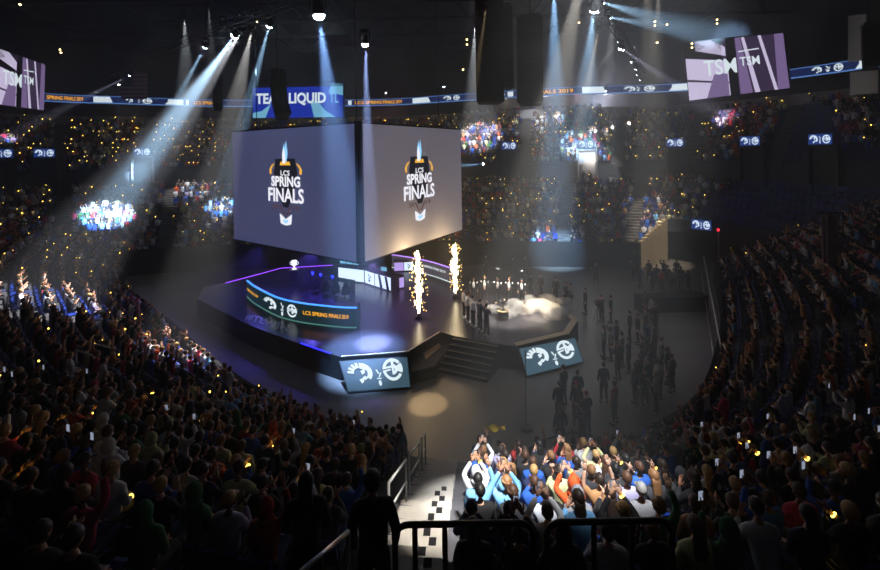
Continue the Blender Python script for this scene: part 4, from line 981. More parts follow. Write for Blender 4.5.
rband(-.56, -.42, -.02, .03).build('light_line', M['rib_line'], rb); rband(.44, .52, -.02, .03).build('light_line', M['rib_line'], rb)
def rt(px): return find_t(lambda t: rg(t, 0), px, .3, 9.8)
def rput(geo, x0, x1, v, h, m, nm):
    t0, t1 = rt(x0), rt(x1)
    f = lambda u, w, d=0: rg(lerp(t0, t1, u + .5), w, d)
    mb = MB(); vs, fs = geo[0], geo[1]; mb.add([f(x, v + y * h, .05) for x, y in vs], fs); mb.build(nm, m, dsp)
PAR = lambda sl: ([(-.5 + i / 6 + (sl if False else 0), -.5) for i in range(7)] + [(-.5 + i / 6, .5) for i in range(7)], [(i, i + 1, 8 + i, 7 + i) for i in range(6)])
def slant(sl): return ([(-.5 + i / 6, -.5) for i in range(7)] + [((-.5 + i / 6) + (-sl if i == 6 else 0), .5) for i in range(7)], [(i, i + 1, 8 + i, 7 + i) for i in range(6)])
def slant2(sl): return ([(-.5 + i / 6, -.5) for i in range(7)] + [((-.5 + i / 6) + (sl if i == 0 else 0), .5) for i in range(7)], [(i, i + 1, 8 + i, 7 + i) for i in range(6)])
T_SF = text_geo('SPRING FINALS 2019', .03); T_LS = text_geo('LCS SPRING', .03); T_F19 = text_geo('FINALS 2019', .03)
for g, a, b, v, h, m, nm in ((T_SF, 46, 83, 0, .55, M['orange'], 'lettering'), (slant(.12), 94, 112, 0, .8, M['scr_white'], 'block'), (HORSE, 127, 134, 0, .75, M['scr_white'], 'emblem'), (MIDM, 137, 140, 0, .6, M['scr_white'], 'emblem'), (RING, 142, 152, 0, .8, M['scr_white'], 'emblem'),
        (slant2(.3), 164, 183, 0, .8, M['scr_white'], 'block'), (slant(0), 187, 190, 0, .7, M['scr_white'], 'block'), (T_LS, 193, 216, 0, .55, M['orange'], 'lettering'), (slant(0), 341, 345, 0, .6, M['scr_white'], 'block'), (slant(0), 348, 351, 0, .7, M['scr_white'], 'block'), (LET, 354, 402, 0, .55, M['orange'], 'lettering'),
        (slant(.12), 412, 430, 0, .8, M['scr_white'], 'block'), (HORSE, 444, 451, 0, .75, M['scr_white'], 'emblem'), (RING, 454, 461, 0, .75, M['scr_white'], 'emblem'), (slant2(.3), 481, 490, 0, .8, M['scr_white'], 'block'), (RING, 495, 504, 0, .75, M['scr_white'], 'emblem'), (slant(0), 508, 512, 0, .7, M['scr_white'], 'block'),
        (T_F19, 534, 572, 0, .55, M['orange'], 'lettering'), (slant(.12), 583, 606, 0, .85, M['scr_white'], 'block'), (HORSE, 624, 634, 0, .75, M['scr_white'], 'emblem'), (MIDM, 636, 641, 0, .6, M['scr_white'], 'emblem'), (RING, 644, 655, 0, .8, M['scr_white'], 'emblem'), (slant2(.3), 669, 688, 0, .85, M['scr_white'], 'block'),
        (HORSE, 812, 822, 0, .75, M['scr_white'], 'emblem'), (MIDM, 825, 831, 0, .6, M['scr_white'], 'emblem'), (RING, 833, 843, 0, .8, M['scr_white'], 'emblem'), (slant2(.3), 856, 882, 0, .9, M['scr_white'], 'block')):
    rput(g, a, b, v, h, m, nm)
# ------------------------------------------------------------------ big corner screens
LIL = emit('lilac white screen glow', (214, 204, 238), 1.05); LIL2 = emit('mauve screen glow', (134, 112, 162), .9, sample=False); PLUM = emit('plum screen glow', (64, 50, 78), .9, sample=False); NEARB = emit('near black screen glow', (16, 14, 20), .6, sample=False)
T_TSM, T_TL, T_TEAM = text_geo('TSM', .015), text_geo('TL', .02), text_geo('TEAM LIQUID', .05)
def big_screen(name, quad, label, kind):
    t = empty(name, (0, 0, 0), label, 'screen'); fn, n = quad_fn(*quad)
    mb = MB(); panel(mb, fn, .5, u0=-.51, u1=.51, v0=-.52, v1=.52, d0=-.03); mb.build('cabinet', M['black'], t)
    mb = MB(); panel(mb, fn, .02, d0=0); d = mb.build('display', M['tl_blue'] if kind == 'TL' else PLUM, t)
    def put(geo, cu, cv, w, h, m, nm, dd=.03): mb = MB(); flat(mb, geo, fn, cu, cv, w, h, 0, dd); mb.build(nm, m, d)
    def pg(pts, m, nm='graphic', dd=.02): mb = MB(); mb.add([fn(x, y, dd) for x, y in pts], [tuple(range(len(pts)))]); mb.build(nm, m, d)
    if kind == 'TSM':
        pg([(-.5, -.5), (.0, -.5), (.0, -.3), (-.5, -.18)], LIL); pg([(-.5, -.14), (-.05, -.26), (-.05, .12), (-.5, .22)], LIL); pg([(-.5, .25), (-.1, .14), (-.1, .5), (-.5, .5)], NEARB)
        pg([(-.38, .34), (-.06, .2), (-.06, .36), (-.2, .5), (-.38, .5)], LIL); pg([(-.05, -.5), (.04, -.5), (.04, .5), (-.05, .5)], NEARB, 'graphic', .025)
        pg([(-.3, -.5), (-.06, -.5), (-.06, -.1), (-.2, -.1)], LIL2, 'graphic', .022)
        pg([(.05, -.5), (.17, -.5), (.1, .5), (.05, .5)], LIL2); pg([(.19, -.5), (.24, -.5), (.14, .5), (.11, .5)], LIL); pg([(.4, -.5), (.5, -.5), (.5, .5), (.42, .5)], LIL2); pg([(.37, -.5), (.4, -.5), (.3, .5), (.27, .5)], LIL, 'graphic', .025)
        put(T_TSM, -.13, .02, .34, .27, M['scr_white'], 'lettering', .04); put(T_TSM, .17, .07, .19, .16, M['scr_white'], 'lettering', .04); pg([(.07, .24), (.27, .26), (.27, .28), (.07, .26)], M['scr_white'], 'graphic', .04)
    else:
        put(T_TEAM, -.08, .02, .78, .36, M['scr_white'], 'lettering'); put(T_TL, .4, .04, .1, .28, M['scr_cyan'], 'lettering')
        pg([(-.5, -.5), (-.36, -.5), (-.3, -.1), (-.4, -.3), (-.5, -.36)], M['scr_cyan']); pg([(.18, -.5), (.42, -.5), (.3, -.3), (.2, .0), (.14, -.1)], M['scr_cyan'])
        pg([(-.5, .36), (.5, .36), (.5, .5), (-.5, .5)], NEARB); pg([(.34, .2), (.5, .1), (.5, .42), (.38, .46)], M['scr_cyan'])
M['tl_blue'] = emit('royal blue screen glow', (28, 52, 172), 1.0)
big_screen('corner_screen', (at(684, 43, 50.5), at(783, 33, 43.5), at(790, 88, 43.5), at(689.5, 100.5, 50.5)), 'large tilted lilac corner screen lettered TSM at upper right', 'TSM')
big_screen('corner_screen', (at(-9, 46, 43), at(45, 65, 50), at(41.5, 110, 50), at(-11, 103, 43)), 'lilac corner screen lettered TSM cut by the left edge', 'TSM')
big_screen('corner_screen', (at(253, 83, 62), at(343, 81, 62), at(343, 117, 62), at(253, 118, 62)), 'blue end screen lettered TEAM LIQUID above the hanging cube', 'TL')
# ------------------------------------------------------------------ hanging loudspeaker columns
def line_array(top, n, w, h, dep, label, bend=0., rz=0):
    t = empty('line_array', top, label, 'loudspeaker', 'hanging loudspeaker columns', rz); z = 0; y = 0; a = 0
    for k in range(n):
        a = bend * (k / n) ** 1.5; mb = MB(); Mx = Matrix.Translation((0, y, z)) @ Matrix.Rotation(-a, 4, 'X')
        mb.prism([(-w / 2, -dep / 2), (w / 2, -dep / 2), (w * .36, dep / 2), (-w * .36, dep / 2)], -h * .96, 0, fn=lambda x, yy, zz: Mx @ Vector((x, yy, zz)))
        b = mb.build('speaker_box', M['matte'], t); z -= h * math.cos(a); y -= h * math.sin(a)
    mb = MB(); mb.box(0, 0, .12, w * .8, dep, .18); mb.build('hanging_frame', M['black'], t)
    mb = MB(); mb.tube([(0, 0, .2), (0, 0, 27.6 - top[2])], .04, 6); mb.build('hoist_chain', M['black'], t)
line_array(at(487, -22, 27), 18, 1.7, .44, 1.0, 'wide black loudspeaker column hanging right of the screen cube', .1)
line_array(at(503, 8, 29), 12, 1.1, .46, .9, 'narrower black loudspeaker column close behind the wide one', .1)
line_array(at(530, 18, 36), 16, 2.1, .46, 1.0, 'black loudspeaker column with curved end left of the blue beam', .3, -.3)
line_array(at(277, 72, 36), 9, 1.2, .46, .9, 'black loudspeaker column hanging in front of the blue lettered screen', .9, .7)
line_array(at(217, 66, 44), 10, .9, .46, .9, 'dark loudspeaker column hanging left of the blue lettered screen', .5, .5)
line_array(at(869, 26, 33), 7, 1.0, .46, .9, 'black loudspeaker column in front of the white banner at far right', .2, -.5)
# ------------------------------------------------------------------ lighting truss and moving heads
def truss(a, b, label):
    a, b = Vector(a), Vector(b); d = (b - a); l = d.length; d.normalize(); e = Vector((-d.y, d.x, 0)).normalized(); u = Vector((0, 0, 1)); w = .26
    t = empty('lighting_truss', (0, 0, 0), label, 'truss', 'black lighting trusses'); ch, br, cb = MB(), MB(), MB()
    cs = [e * w * sx + u * w * sz for sx, sz in ((-1, -1), (1, -1), (1, 1), (-1, 1))]
    for c_ in cs: ch.tube([a + c_, b + c_], .03, 6)
    n = max(2, int(l / .7))
    for k in range(n):
        p, q = a + d * l * k / n, a + d * l * (k + 1) / n
        for i in range(4): br.tube([p + cs[i], q + cs[(i + 1) % 4]], .014, 4)
    for f in (.12, .88): p = a + d * l * f; cb.tube([p + u * w, Vector((p.x, p.y, 29.9))], .02, 5)
    ch.build('chord', M['black'], t); br.build('brace', M['black'], t); cb.build('hoist_cable', M['black'], t)
MH_N = 0
def head(p, target, rgb, power, size, label, big=1.0, lens=True, blend=.85):
    """moving head lamp hung at p, aimed at target"""
    p, target = Vector(p), Vector(target); d = (target - p).normalized()
    t = empty('stage_light', p, label, 'lamp', 'moving head lamps on the rig'); R = d.to_track_quat('-Z', 'Y').to_matrix().to_4x4()
    mb = MB(); mb.box(0, 0, .42, .4 * big, .3 * big, .14); mb.build('base', M['black'], t)
    mb = MB()
    for sx in (-1, 1): mb.box(sx * .22 * big, 0, .18, .05, .12, .42)
    mb.build('yoke', M['black'], t)
    mb = MB(); mb.tube([R @ Vector((0, 0, .26 * big)), R @ Vector((0, 0, .1)), R @ Vector((0, 0, -.16 * big)), R @ Vector((0, 0, -.2 * big))], [.1 * big, .17 * big, .17 * big, .15 * big], 14); mb.build('lamp_head', M['black'], t)
    if lens: mb = MB(); mb.ell(R @ Vector((0, 0, -.2 * big)), (.16 * big, .16 * big, .13 * big), 12, 6, 0, R.to_3x3()); mb.build('lens', M['lamp_on'], t)
    l = bpy.data.lights.new('spot', 'SPOT'); l.energy = power; l.color = rgb; l.spot_size = math.radians(size); l.spot_blend = blend; l.shadow_soft_size = .06 * big
    lo = bpy.data.objects.new('spot', l); COL.objects.link(lo); lo.location = p + d * (.37 * big); lo.rotation_euler = d.to_track_quat('-Z', 'Y').to_euler()
    return t
BLU, COOL, WHT, WRM = (.34, .6, 1), (.42, .7, 1), (.9, .95, 1), (1, .9, .76)
HEADS = [((206, 45, 33), (150, 150, 48), COOL, 70000, 5.5, 'lit lamp upper left beside the brighter blue beam lamp', 1.1), ((237, 33, 30), (116, 202, 44), COOL, 180000, 10, 'bright lamp throwing the broad blue beam to the left stands', 1.6), ((270, 23, 28), (236, 150, 40), COOL, 60000, 7, 'lit lamp between the broad beam lamp and the brightest lamp', 1.2),
         ((318, 8, 20), (363, 346, 22.6), (.26, .48, 1), 27000, 17, 'brightest lamp above the left face of the screen cube', 1.7), ((365, 40, 20.5), (373, 341, 23.2), (.4, .52, 1), 40000, 9, 'lamp above the centre edge of the screen cube', 1.0),
         ((594, 6, 25.7), (580, 150, 55), COOL, 40000, 11, 'bright lamp at the top beside two fanning beams', 1.6), ((554, -22, 23), (556, 249, 42.3), (.34, .62, 1), 40000, 13, 'lamp above the frame casting the wide pale blue beam', 1.2), ((601, 2, 26), (735, 42, 62), COOL, 36000, 8, 'lamp beside the bright top lamp aimed right', .9), ((608, 17, 28), (745, 42, 66), COOL, 30000, 7, 'small lamp just below the bright top lamp aimed right', .8),
         ((621, 47, 30), (528, 258, 40), WHT, 130000, 1.1, 'small lamp casting the thin bright line to the lower left', .7), ((598, 10, 26.2), (505, 250, 40), WHT, 50000, 1.1, 'lamp under the bright top lamp casting a thin faint line', .6), ((619, 41, 34), (585, 84, 44), WRM, 12000, 5, 'small lamp above the thin bright line', .6), ((622, 49, 31), (690, 95, 42), (.75, .7, 1), 16000, 6, 'small lamp aimed right next to the thin line lamp', .6),
         ((632, 61, 38), (610, 100, 46), WRM, 10000, 4, 'first small lamp down the receding right truss', .6), ((636, 68, 41), (618, 104, 48), WRM, 9000, 4, 'second small lamp down the receding right truss', .6), ((637, 74, 43), (622, 108, 50), WRM, 9000, 3.5, 'third small lamp down the receding right truss', .6), ((640, 79, 45), (632, 110, 52), WRM, 9000, 3.5, 'last small lamp down the receding right truss', .6),
         ((131, 75, 44), (85, 98, 46), (.7, .7, 1), 14000, 6, 'small lamp aimed left beside the hanging flag', .7), ((119, 83, 48), (117, 160, 50), COOL, 14000, 3.5, 'small lamp aimed down left of the hanging flag', .7), ((484, 164, 46), (452, 166, 43), (.3, .6, 1), 14000, 9, 'small blue lamp low beside the right edge of the cube', .6), ((606, 92 - 2, 52), (606, 130, 54), WRM, 500, 5, 'tiny lamp under the right rim of the arena', .5), ((386, 92, 58), (386, 115, 58), WRM, 1200, 5, 'tiny lamp above the right face of the cube', .6), ((444, 86, 56), (446, 125, 56), COOL, 1500, 5, 'tiny lamp over the right top corner of the cube', .6)]
for (x, y, dp), (tx, ty, td), rgb, pw, sz, lab, big in HEADS:
    head(at(x, y, dp), at(tx, ty, td), rgb, pw * BEAM, sz, lab, big)
hz = lambda x, y, dp: at(x, y, dp) + Vector((0, 0, .85))
truss(hz(330, 6, 20.2), hz(196, 47, 34), 'black lighting truss over the left of the stage'); truss(hz(196, 47, 34), hz(112, 82, 50), 'black lighting truss receding to the left stands')
truss(hz(330, 0, 20.2), hz(612, 0, 25.5), 'black lighting truss across the front of the stage'); truss(hz(590, 2, 25.7), hz(643, 80, 46), 'black lighting truss receding over the right of the stage')
# lamps without a beam in view: they light the patches of crowd and the stage
def wash(p, target, rgb, power, size, label, blend=.6, soft=.15):
    t = head(p, target, rgb, power, size, label, .8, False, blend); return t
def roof_wash(tgt, dx, dy, rgb, power, size, label):
    tgt = Vector(tgt); wash(Vector((tgt.x + dx, tgt.y + dy, 27.0)), tgt, rgb, power, size, label)
roof_wash(at(190, 180, 52), 2, -4, WHT, 44000, 19, 'dark roof lamp over the lit crowd beside the cube'); roof_wash(at(222, 215, 48), 1, -4, WHT, 22000, 12, 'second dark roof lamp over the lit crowd beside the cube')
roof_wash(at(480, 127, 58), -1, -6, WHT, 95000, 26, 'dark roof lamp over the bright upper crowd'); roof_wash(at(530, 122, 58), -1, -6, WHT, 14000, 26, 'second dark roof lamp over the bright upper crowd')
roof_wash(at(602, 186, 52), 0, -4, WHT, 44000, 15, 'dark roof lamp over the lit crowd under the pale doorway'); roof_wash(at(648, 212, 45), -1, -5, WRM, 44000, 14, 'dark roof lamp over the lit crowd above the tunnel wall')
roof_wash(Vector((21, 42, 2.6)), -4, -7, WRM, 45000, 14, 'dark roof lamp over the tan tunnel wall')
wash(at(243, 31, 29), Vector((-21.5, 23.0, 3.6)), (.95, .94, 1), 90000, 19, 'dark lamp on the left truss aimed at the lit band of the stands'); wash(at(252, 29, 28.5), Vector((-12.4, 20.4, 2.4)), (1, .95, .9), 70000, 14, 'second dark lamp on the left truss aimed at the lower stands')
wash(Vector((4.0, 2.5, 26)), Vector((2.1, 9.2, 4.4)), (.95, .97, 1), 62000, 14, 'dark lamp aimed down on the near lit seats')
wash(Vector((3.0, 1.5, 25)), Vector((.0, 8.4, 4.5)), (1, .95, .88), 44000, 7.5, 'dark lamp aimed down on the near stair')
wash(Vector((7, 20, 20.5)), on_z(505, 312, 1.2), (1, .92, .8), 80000, 17, 'dark lamp aimed at the players on stage')
wash(Vector((12, 32, 20.5)), on_z(540, 314, 1.2), (1, .8, .55), 110000, 8, 'dark lamp aimed at the stage fog')
wash(Vector((-9, 30, 5.0)), Vector((-9.6, 29.4, 1.2)), (.13, .1, 1), 1700, 125, 'dark lamp under the screen cube washing the left stage blue'); wash(Vector((-13.2, 31.6, 5.0)), Vector((-14.5, 30, 1.2)), (.13, .1, 1), 800, 115, 'dark lamp under the outer cube corner washing the stage blue')
wash(Vector((-4.3, 26.5, 5.0)), on_z(378, 318, 1.2), (.36, .16, 1), 1000, 125, 'dark lamp under the cube corner washing the centre stage violet')
wash(Vector((3, 26, 20.5)), on_z(428, 404, 0), (1, .72, .38), 40000, 5.5, 'dark lamp making the warm pool before the stage')
wash(Vector((-14, 28, 20)), at(124, 268, 38), (.75, .9, 1), 7000, 4, 'dark lamp aimed at the left floor corner')
wash(Vector((9, 24, 20.5)), Vector((8, 29, 0)), (.85, .9, 1), 3200, 60, 'dark lamp washing the floor right of the stage')
wash(Vector((2, 24, 20.5)), Vector((1, 19.5, 0)), (1, .86, .7), 300, 34, 'dark lamp washing the floor before the stage')
# faint fill panels added below the roof to lift the blacks
def area(loc, sx, sy, pw, rgb):
    l = bpy.data.lights.new('fill_light', 'AREA'); l.shape = 'RECTANGLE'; l.size = sx; l.size_y = sy; l.energy = pw; l.color = rgb
    lo = bpy.data.objects.new('fill_light', l); COL.objects.link(lo); lo.location = loc
area((-5, 50, 27), 70, 30, 215, (.5, .68, 1)); area((0, 8, 26), 50, 20, 5, (.8, .85, 1))
for px, pw, c_ in ((390, 60, (1, .25, .1)), (578, 160, (1, .22, .1)), (620, 60, (1, .5, .2)), (545, 260, (.9, .95, 1)), (505, 200, (1, .85, .6)), (605, 1500, (.8, .85, 1))):
    t = find_t(lambda t: zpt(RIB(t), 18.5), px, 1, 8); l = bpy.data.lights.new('suite_light', 'POINT'); l.energy = pw; l.color = c_; l.shadow_soft_size = .3
    lo = bpy.data.objects.new('suite_light', l); COL.objects.link(lo); lo.location = zpt(RIB(t) * 1.03, 18.6)
W_ = bpy.data.worlds.new('arena air'); SC.world = W_; W_.use_nodes = True; nt = W_.node_tree
nt.nodes['Background'].inputs[0].default_value = (.5, .6, .8, 1); nt.nodes['Background'].inputs[1].default_value = .008
# thin theatrical haze in the air of the hall
v_ = nt.nodes.new('ShaderNodeVolumeScatter'); v_.inputs['Density'].default_value = HAZE; v_.inputs['Color'].default_value = (.94, .97, 1, 1); v_.inputs['Anisotropy'].default_value = .1; nt.links.new(v_.outputs[0], nt.nodes['World Output'].inputs['Volume'])
SC.cycles.volume_bounces = 0; SC.cycles.max_bounces = 6; SC.cycles.diffuse_bounces = 2; SC.cycles.glossy_bounces = 3; SC.cycles.use_denoising = True; SC.cycles.sample_clamp_indirect = 3; SC.cycles.use_light_tree = True
# ------------------------------------------------------------------ people on stage and floor
def face(p, q): d = Vector(q) - Vector(p); return math.atan2(-d.x, d.y)
CEN = on_z(503, 316, ZS)
back = [(474, 303.5, 'standing', 'brown'), (485, 302.5, 'clasped', 'blond'), (498, 304, 'applauding', 'dark brown'), (509.5, 304, 'clasped', 'light brown'), (522, 305.5, 'standing', 'black')]
for k, (x, y, po, hr) in enumerate(back):
    p = on_z(x, y, ZS); pl_ = person(po, p, face(p, on_z(480, 420, 0)), 'black', hr, 'short', 'fair', 'black', 'player in black and white jacket, %s from the left in the back line' % ORD[k + 1], 'players on stage')
    mb = MB(); mb.ell((0, .06, 1.27), (.115, .125, .25), 12, 8)
    for sx in (-1, 1): mb.tube([(sx * .175, .0, 1.46), (sx * .21, .0, 1.36)], [.088, .078], 10)
    mb.build('jacket_panel', SHIRT['white'], pl_, True, 'white panels on the black jacket')
front = [(464, 317.5, 'standing', 'dark brown'), (468, 322, 'applauding', 'brown'), (473, 326.5, 'standing', 'black'), (480, 331, 'applauding', 'dark brown'), (486.5, 336.5, 'applauding', 'black')]
for k, (x, y, po, hr) in enumerate(front):
    p = on_z(x, y, ZS); person(po, p, face(p, on_z(530, 315, ZS)), 'navy' if k > 2 else 'white', hr, 'short', 'fair', 'black', 'player in %s shirt and white shoes, %s nearest the camera in the side line' % ('navy' if k > 2 else 'white', ORD[5 - k]), 'players on stage', white_shoes=True)
crew = [(585.5, 313.6, 'standing', 'charcoal', 'tall crew member in dark clothes standing right of the stage fog'), (602, 322, 'shooting', 'black', 'crew member in black aiming a camera on the open floor'), (611, 322.5, 'standing', 'black', 'crew member in black close beside the camera operator'), (566, 307, 'clasped', 'charcoal', 'crew member with hands together behind the round stage end'), (556, 301, 'standing', 'charcoal', 'dark crew member behind the fog by the barrier'), (571, 308, 'applauding', 'grey', 'clapping guest in grey behind the round stage end'), (531, 297, 'standing', 'black', 'dark crew member right behind the player line'), (541, 297, 'standing', 'charcoal', 'dark crew member second behind the player line'),
        (486, 274, 'standing', 'charcoal', 'dark figure far behind the players by the drape'), (513, 277, 'standing', 'black', 'dark figure at the drape behind the fog'), (525, 276, 'standing', 'charcoal', 'dark figure at the drape right of the other figure'), (596, 283, 'standing', 'charcoal', 'lone dark figure by the far drape right of the stage'), (638, 344, 'standing', 'black', 'guest in black at the left of the floor crowd'), (630, 341, 'standing', 'black', 'tall guest in black at the front of the floor crowd'), (646, 338, 'standing', 'charcoal', 'guest in charcoal near the black equipment block'),
        (561, 453, 'standing', 'black', 'cameraman in black on the floor with a cable at his feet'), (583, 452, 'shooting', 'black', 'crew member in black bending over equipment near the seats'), (560, 424, 'standing', 'black', 'crew member in black behind the near cameraman'), (577, 424, 'standing', 'black', 'crew member in black left of the red capped one'), (587, 436, 'clasped', 'black', 'crew member in black wearing a red cap'), (615, 424, 'standing', 'red', 'guest in red shirt standing on the open floor'), (604, 402, 'standing', 'navy', 'guest in navy blue shirt standing on the floor'), (564, 405, 'standing', 'charcoal', 'photographer in charcoal standing before the right floor screen'), (578, 411, 'standing', 'black', 'dark photographer beside the right floor screen')]
for x, y, po, sh, lab in crew:
    p = on_z(x, y, 0); person(po, p, face(p, CEN) + random.uniform(-.5, .5), sh, 'red' if 'red cap' in lab else random.choice(['black', 'dark brown', 'brown']), 'cap' if 'red cap' in lab else 'short', 'fair', 'black', lab, 'people standing on the floor')
crowd_f = [(652, 290), (657, 286), (662, 292), (668, 287), (674, 291), (681, 288), (688, 293), (649, 281), (664, 281), (677, 280), (640, 288), (634, 284), (646, 318), (652, 324), (656, 332), (648, 352), (655, 362), (643, 372), (651, 380), (662, 372), (617, 352), (611, 360), (604, 358), (622, 366), (629, 372), (618, 378), (640, 392), (650, 396), (661, 398), (672, 392), (668, 384), (645, 408), (657, 414), (636, 402)]
for k, (x, y) in enumerate(crowd_f):
    p = on_z(x, y, 0); sh = 'red' if k == 2 else random.choice(['black', 'black', 'charcoal', 'navy', 'grey']); 
    near_ = 'before the tunnel mouth' if y < 295 else 'beside the black equipment block' if y < 335 else 'on the floor right of stage'
    rank = ORD[1 + sum(1 for (a, b) in crowd_f if a < x and ((b < 295) == (y < 295)) and ((b < 335) == (y < 335)))]
    person(random.choice(['standing', 'standing', 'clasped', 'applauding', 'raising']), p, face(p, CEN) + random.uniform(-.4, .4), sh, random.choice(['black', 'dark brown', 'brown']), random.choice(['short', 'short', 'long', 'cap']), random.choice(['fair', 'tan', 'brown']), 'black', 'standing guest in %s top %s, %s from the left there' % (sh, near_, rank), 'people standing on the floor')
for q, (p, rz, px) in enumerate(DOOR_PEOPLE):
    person('standing', p, rz, 'black', 'black', 'short', 'brown', 'black', ['dark figure standing in the lit white doorway of the far stands', 'dark figure at the jamb of the lit pale doorway', 'dark figure deeper inside the lit pale doorway'][q])
# two dark figures standing at the head of the near stair
for f, lab, hs, sc in ((FOREGROUND[0], 'tall dark figure with a bun standing at the head of the stair', 'curly', 1.04), (FOREGROUND[1], 'dark figure standing left of the stair head, broad shoulders', 'long', 1.0)):
    z = Z0N + RISE_N * NB * 0
    i_ = next(i for i in range(NB) if near(T_A, i + 1).y < f.y + .02)
    person('standing' if hs == 'curly' else 'clasped', Vector((f.x, f.y, ZN(i_) + .02)), .15, 'black', 'black', hs, 'brown', 'black', lab, None, scale=sc)
# ------------------------------------------------------------------ railings
def rail(name, pts, r, posts, m, label, group=None, mid=None):
    t = empty(name, (0, 0, 0), label, 'railing', group); mb = MB(); mb.tube(pts, r, 8); mb.build('top_rail', m, t, True)
    if mid: mb = MB(); mb.tube(mid, r * .85, 8); mb.build('middle_rail', m, t, True)
    for a, b in posts: mb = MB(); mb.tube([a, b], r * .95, 8); mb.build('post', m, t, True)
def stair_rail(i0, i1, off, m, label, h=1.1):
    P = []
    for i in (i0, i1):
        a, b = near(T_A, i), near(T_A, i + 1); d = (b - a).normalized(); e = Vector((-d.y, d.x, 0)); P.append(zpt(a + d * .3 + e * off, ZN(i)))
    up = Vector((0, 0, h)); md = Vector((0, 0, h * .55))
    rail('stair_rail', [P[0] + up, P[1] + up], .026, [(p, p + up) for p in P], m, label, 'short pale rails on the near stair', [P[0] + md, P[1] + md])
stair_rail(0.2, 1.4, -.45 * SIDE, M['steel'], 'short pale handrail at the foot of the near stair'); stair_rail(2.2, 4.6, -.45 * SIDE, M['rail'], 'pale handrail halfway down the near stair'); stair_rail(5.2, 7.6, -.45 * SIDE, M['rail'], 'pale handrail nearest the top of the near stair')
# black tubular guard rails across the stair head
def guard(x0, x1, label, posts, left_round=True):
    y = 4.42; zt2 = at(450, 524, y).z; zb2 = at(450, 600, y).z; p = lambda x, z: Vector((at(x, 300, y).x, y, z)); r = .14
    def arc(cx, sx): return [Vector((p(cx, 0).x + sx * r * (1 - math.cos(a)), y, zt2 - r + r * math.sin(a))) for a in [PI / 2 * k / 5 for k in range(6)]]
    pts = [p(x0, zb2)] + arc(x0, 1) + arc(x1, -1)[::-1] + [p(x1, zb2)]
    rail('guard_rail', pts, .03, [(p(x, zb2), p(x, zt2)) for x in posts], M['black'], label)
guard(391, 529, 'black tubular guard rail at the bottom centre left of the gap', (411, 441, 470, 505)); guard(543, 668, 'black tubular guard rail at the bottom centre right of the gap', (557, 590, 628))
a, b = at(348, 532, 4.2), at(286, 585, 3.4); rail('hand_rail', [a, b], .022, [(a + Vector((0, 0, -.9)), a)], M['steel'], 'slanting steel hand rail at the bottom left of the stair head', None, [a + Vector((0, 0, -.4)), b + Vector((0, 0, -.4))])
# rails in the left stands and barrier at right
def bank_rail(x0, y0, x1, y1, zoff, label, m=None):
    def hit(px, py):
        best = None
        for k in range(2, 200):
            d = 4 + k * .25; q = at(px, py, d)
            # first distance where the sight line comes within zoff of the tier
            zz = tier_z(q)
            if zz is not None and q.z < zz + zoff: return q
        return q
    a, b = hit(x0, y0), hit(x1, y1); rail('hand_rail', [a, b], .03, [(p - Vector((0, 0, zoff)), p) for p in (a, b)], m or M['rail'], label, 'hand rails in the left stands')
def tier_z(q):
    best = None
    for t_ in np.arange(0, 10, .1):
        f, T = FN(t_), TN(t_); d = T - f; s_ = (Vector((q.x, q.y, 0)) - f).dot(d) / d.length_squared; e = (f + d * s_ - Vector((q.x, q.y, 0))).length
        if 0 <= s_ <= 1 and (best is None or e < best[0]): best = (e, Z0N + RISE_N * s_ * NB)
    return best[1] if best and best[0] < 1.5 else None
bank_rail(63, 277, 96, 291, 1.0, 'bright pale hand rail high in the left stands'); bank_rail(82, 340, 114, 349, .95, 'dim hand rail in the middle of the left stands'); bank_rail(76, 350, 94, 356, .95, 'short dim hand rail below the other in the left stands')
A, B = on_z(704, 276, .0), on_z(721, 380, .0)
fb = empty('floor_barrier', (0, 0, 0), 'long low barrier along the dark right stands edge', 'barrier')
mb = MB(); mb.tube([A + Vector((0, 0, 1.75)), B + Vector((0, 0, 1.75))], .04, 6); mb.build('top_rail', M['rail'], fb); mb = MB(); mb.tube([A + Vector((-.3, 0, .8)), B + Vector((-.3, 0, .8))], .035, 6); mb.build('middle_rail', M['steel'], fb)
for k in range(9): p = A.lerp(B, k / 8); mb = MB(); mb.tube([p, p + Vector((0, 0, 1.75))], .035, 6); mb.build('post', M['steel'], fb)
# ------------------------------------------------------------------ things on the floor and walls
eq = empty('equipment_block', on_z(668, 310, 0), 'low black covered equipment block before the floor crowd', 'equipment', None, .05)
mb = MB(); mb.prism([(-2.2, -.5), (2.6, -.5), (2.6, .5), (-2.2, .5)], 0, 1.0); mb.build('case', M['matte'], eq); mb = MB(); mb.box(.2, 0, 1.03, 4.9, 1.06, .06); mb.build('cover', M['drape'], eq)
t = empty('camera_tripod', on_z(598, 324, 0), 'broadcast camera on a dark tripod before the camera operator', 'camera')
for a in (0, 2.1, 4.2): mb = MB(); mb.tube([(0, 0, 1.15), (math.cos(a) * .4, math.sin(a) * .4, 0)], .022, 6); mb.build('leg', M['black'], t)
mb = MB(); mb.box(0, 0, 1.32, .2, .5, .26); mb.box(0, .32, 1.34, .14, .16, .14); mb.build('camera_body', M['matte'], t)
t = empty('microphone_boom', on_z(526, 428, 0), 'thin dark boom pole rising before the right floor screen', 'pole'); mb = MB(); mb.tube([(0, 0, 0), (.12, .5, 3.0)], .022, 6); mb.build('pole', M['black'], t); mb = MB(); mb.ell((0, 0, .03), (.3, .3, .04), 14, 5); mb.build('foot', M['black'], t)
pts = [on_z(x, y, .03) for x, y in ((536, 442), (556, 436), (575, 432), (600, 442), (618, 441), (640, 436))]; tag(MB().tube(pts, .03, 6).build('floor_cable', M['black']), 'black cable lying across the floor below the stage', 'cable')
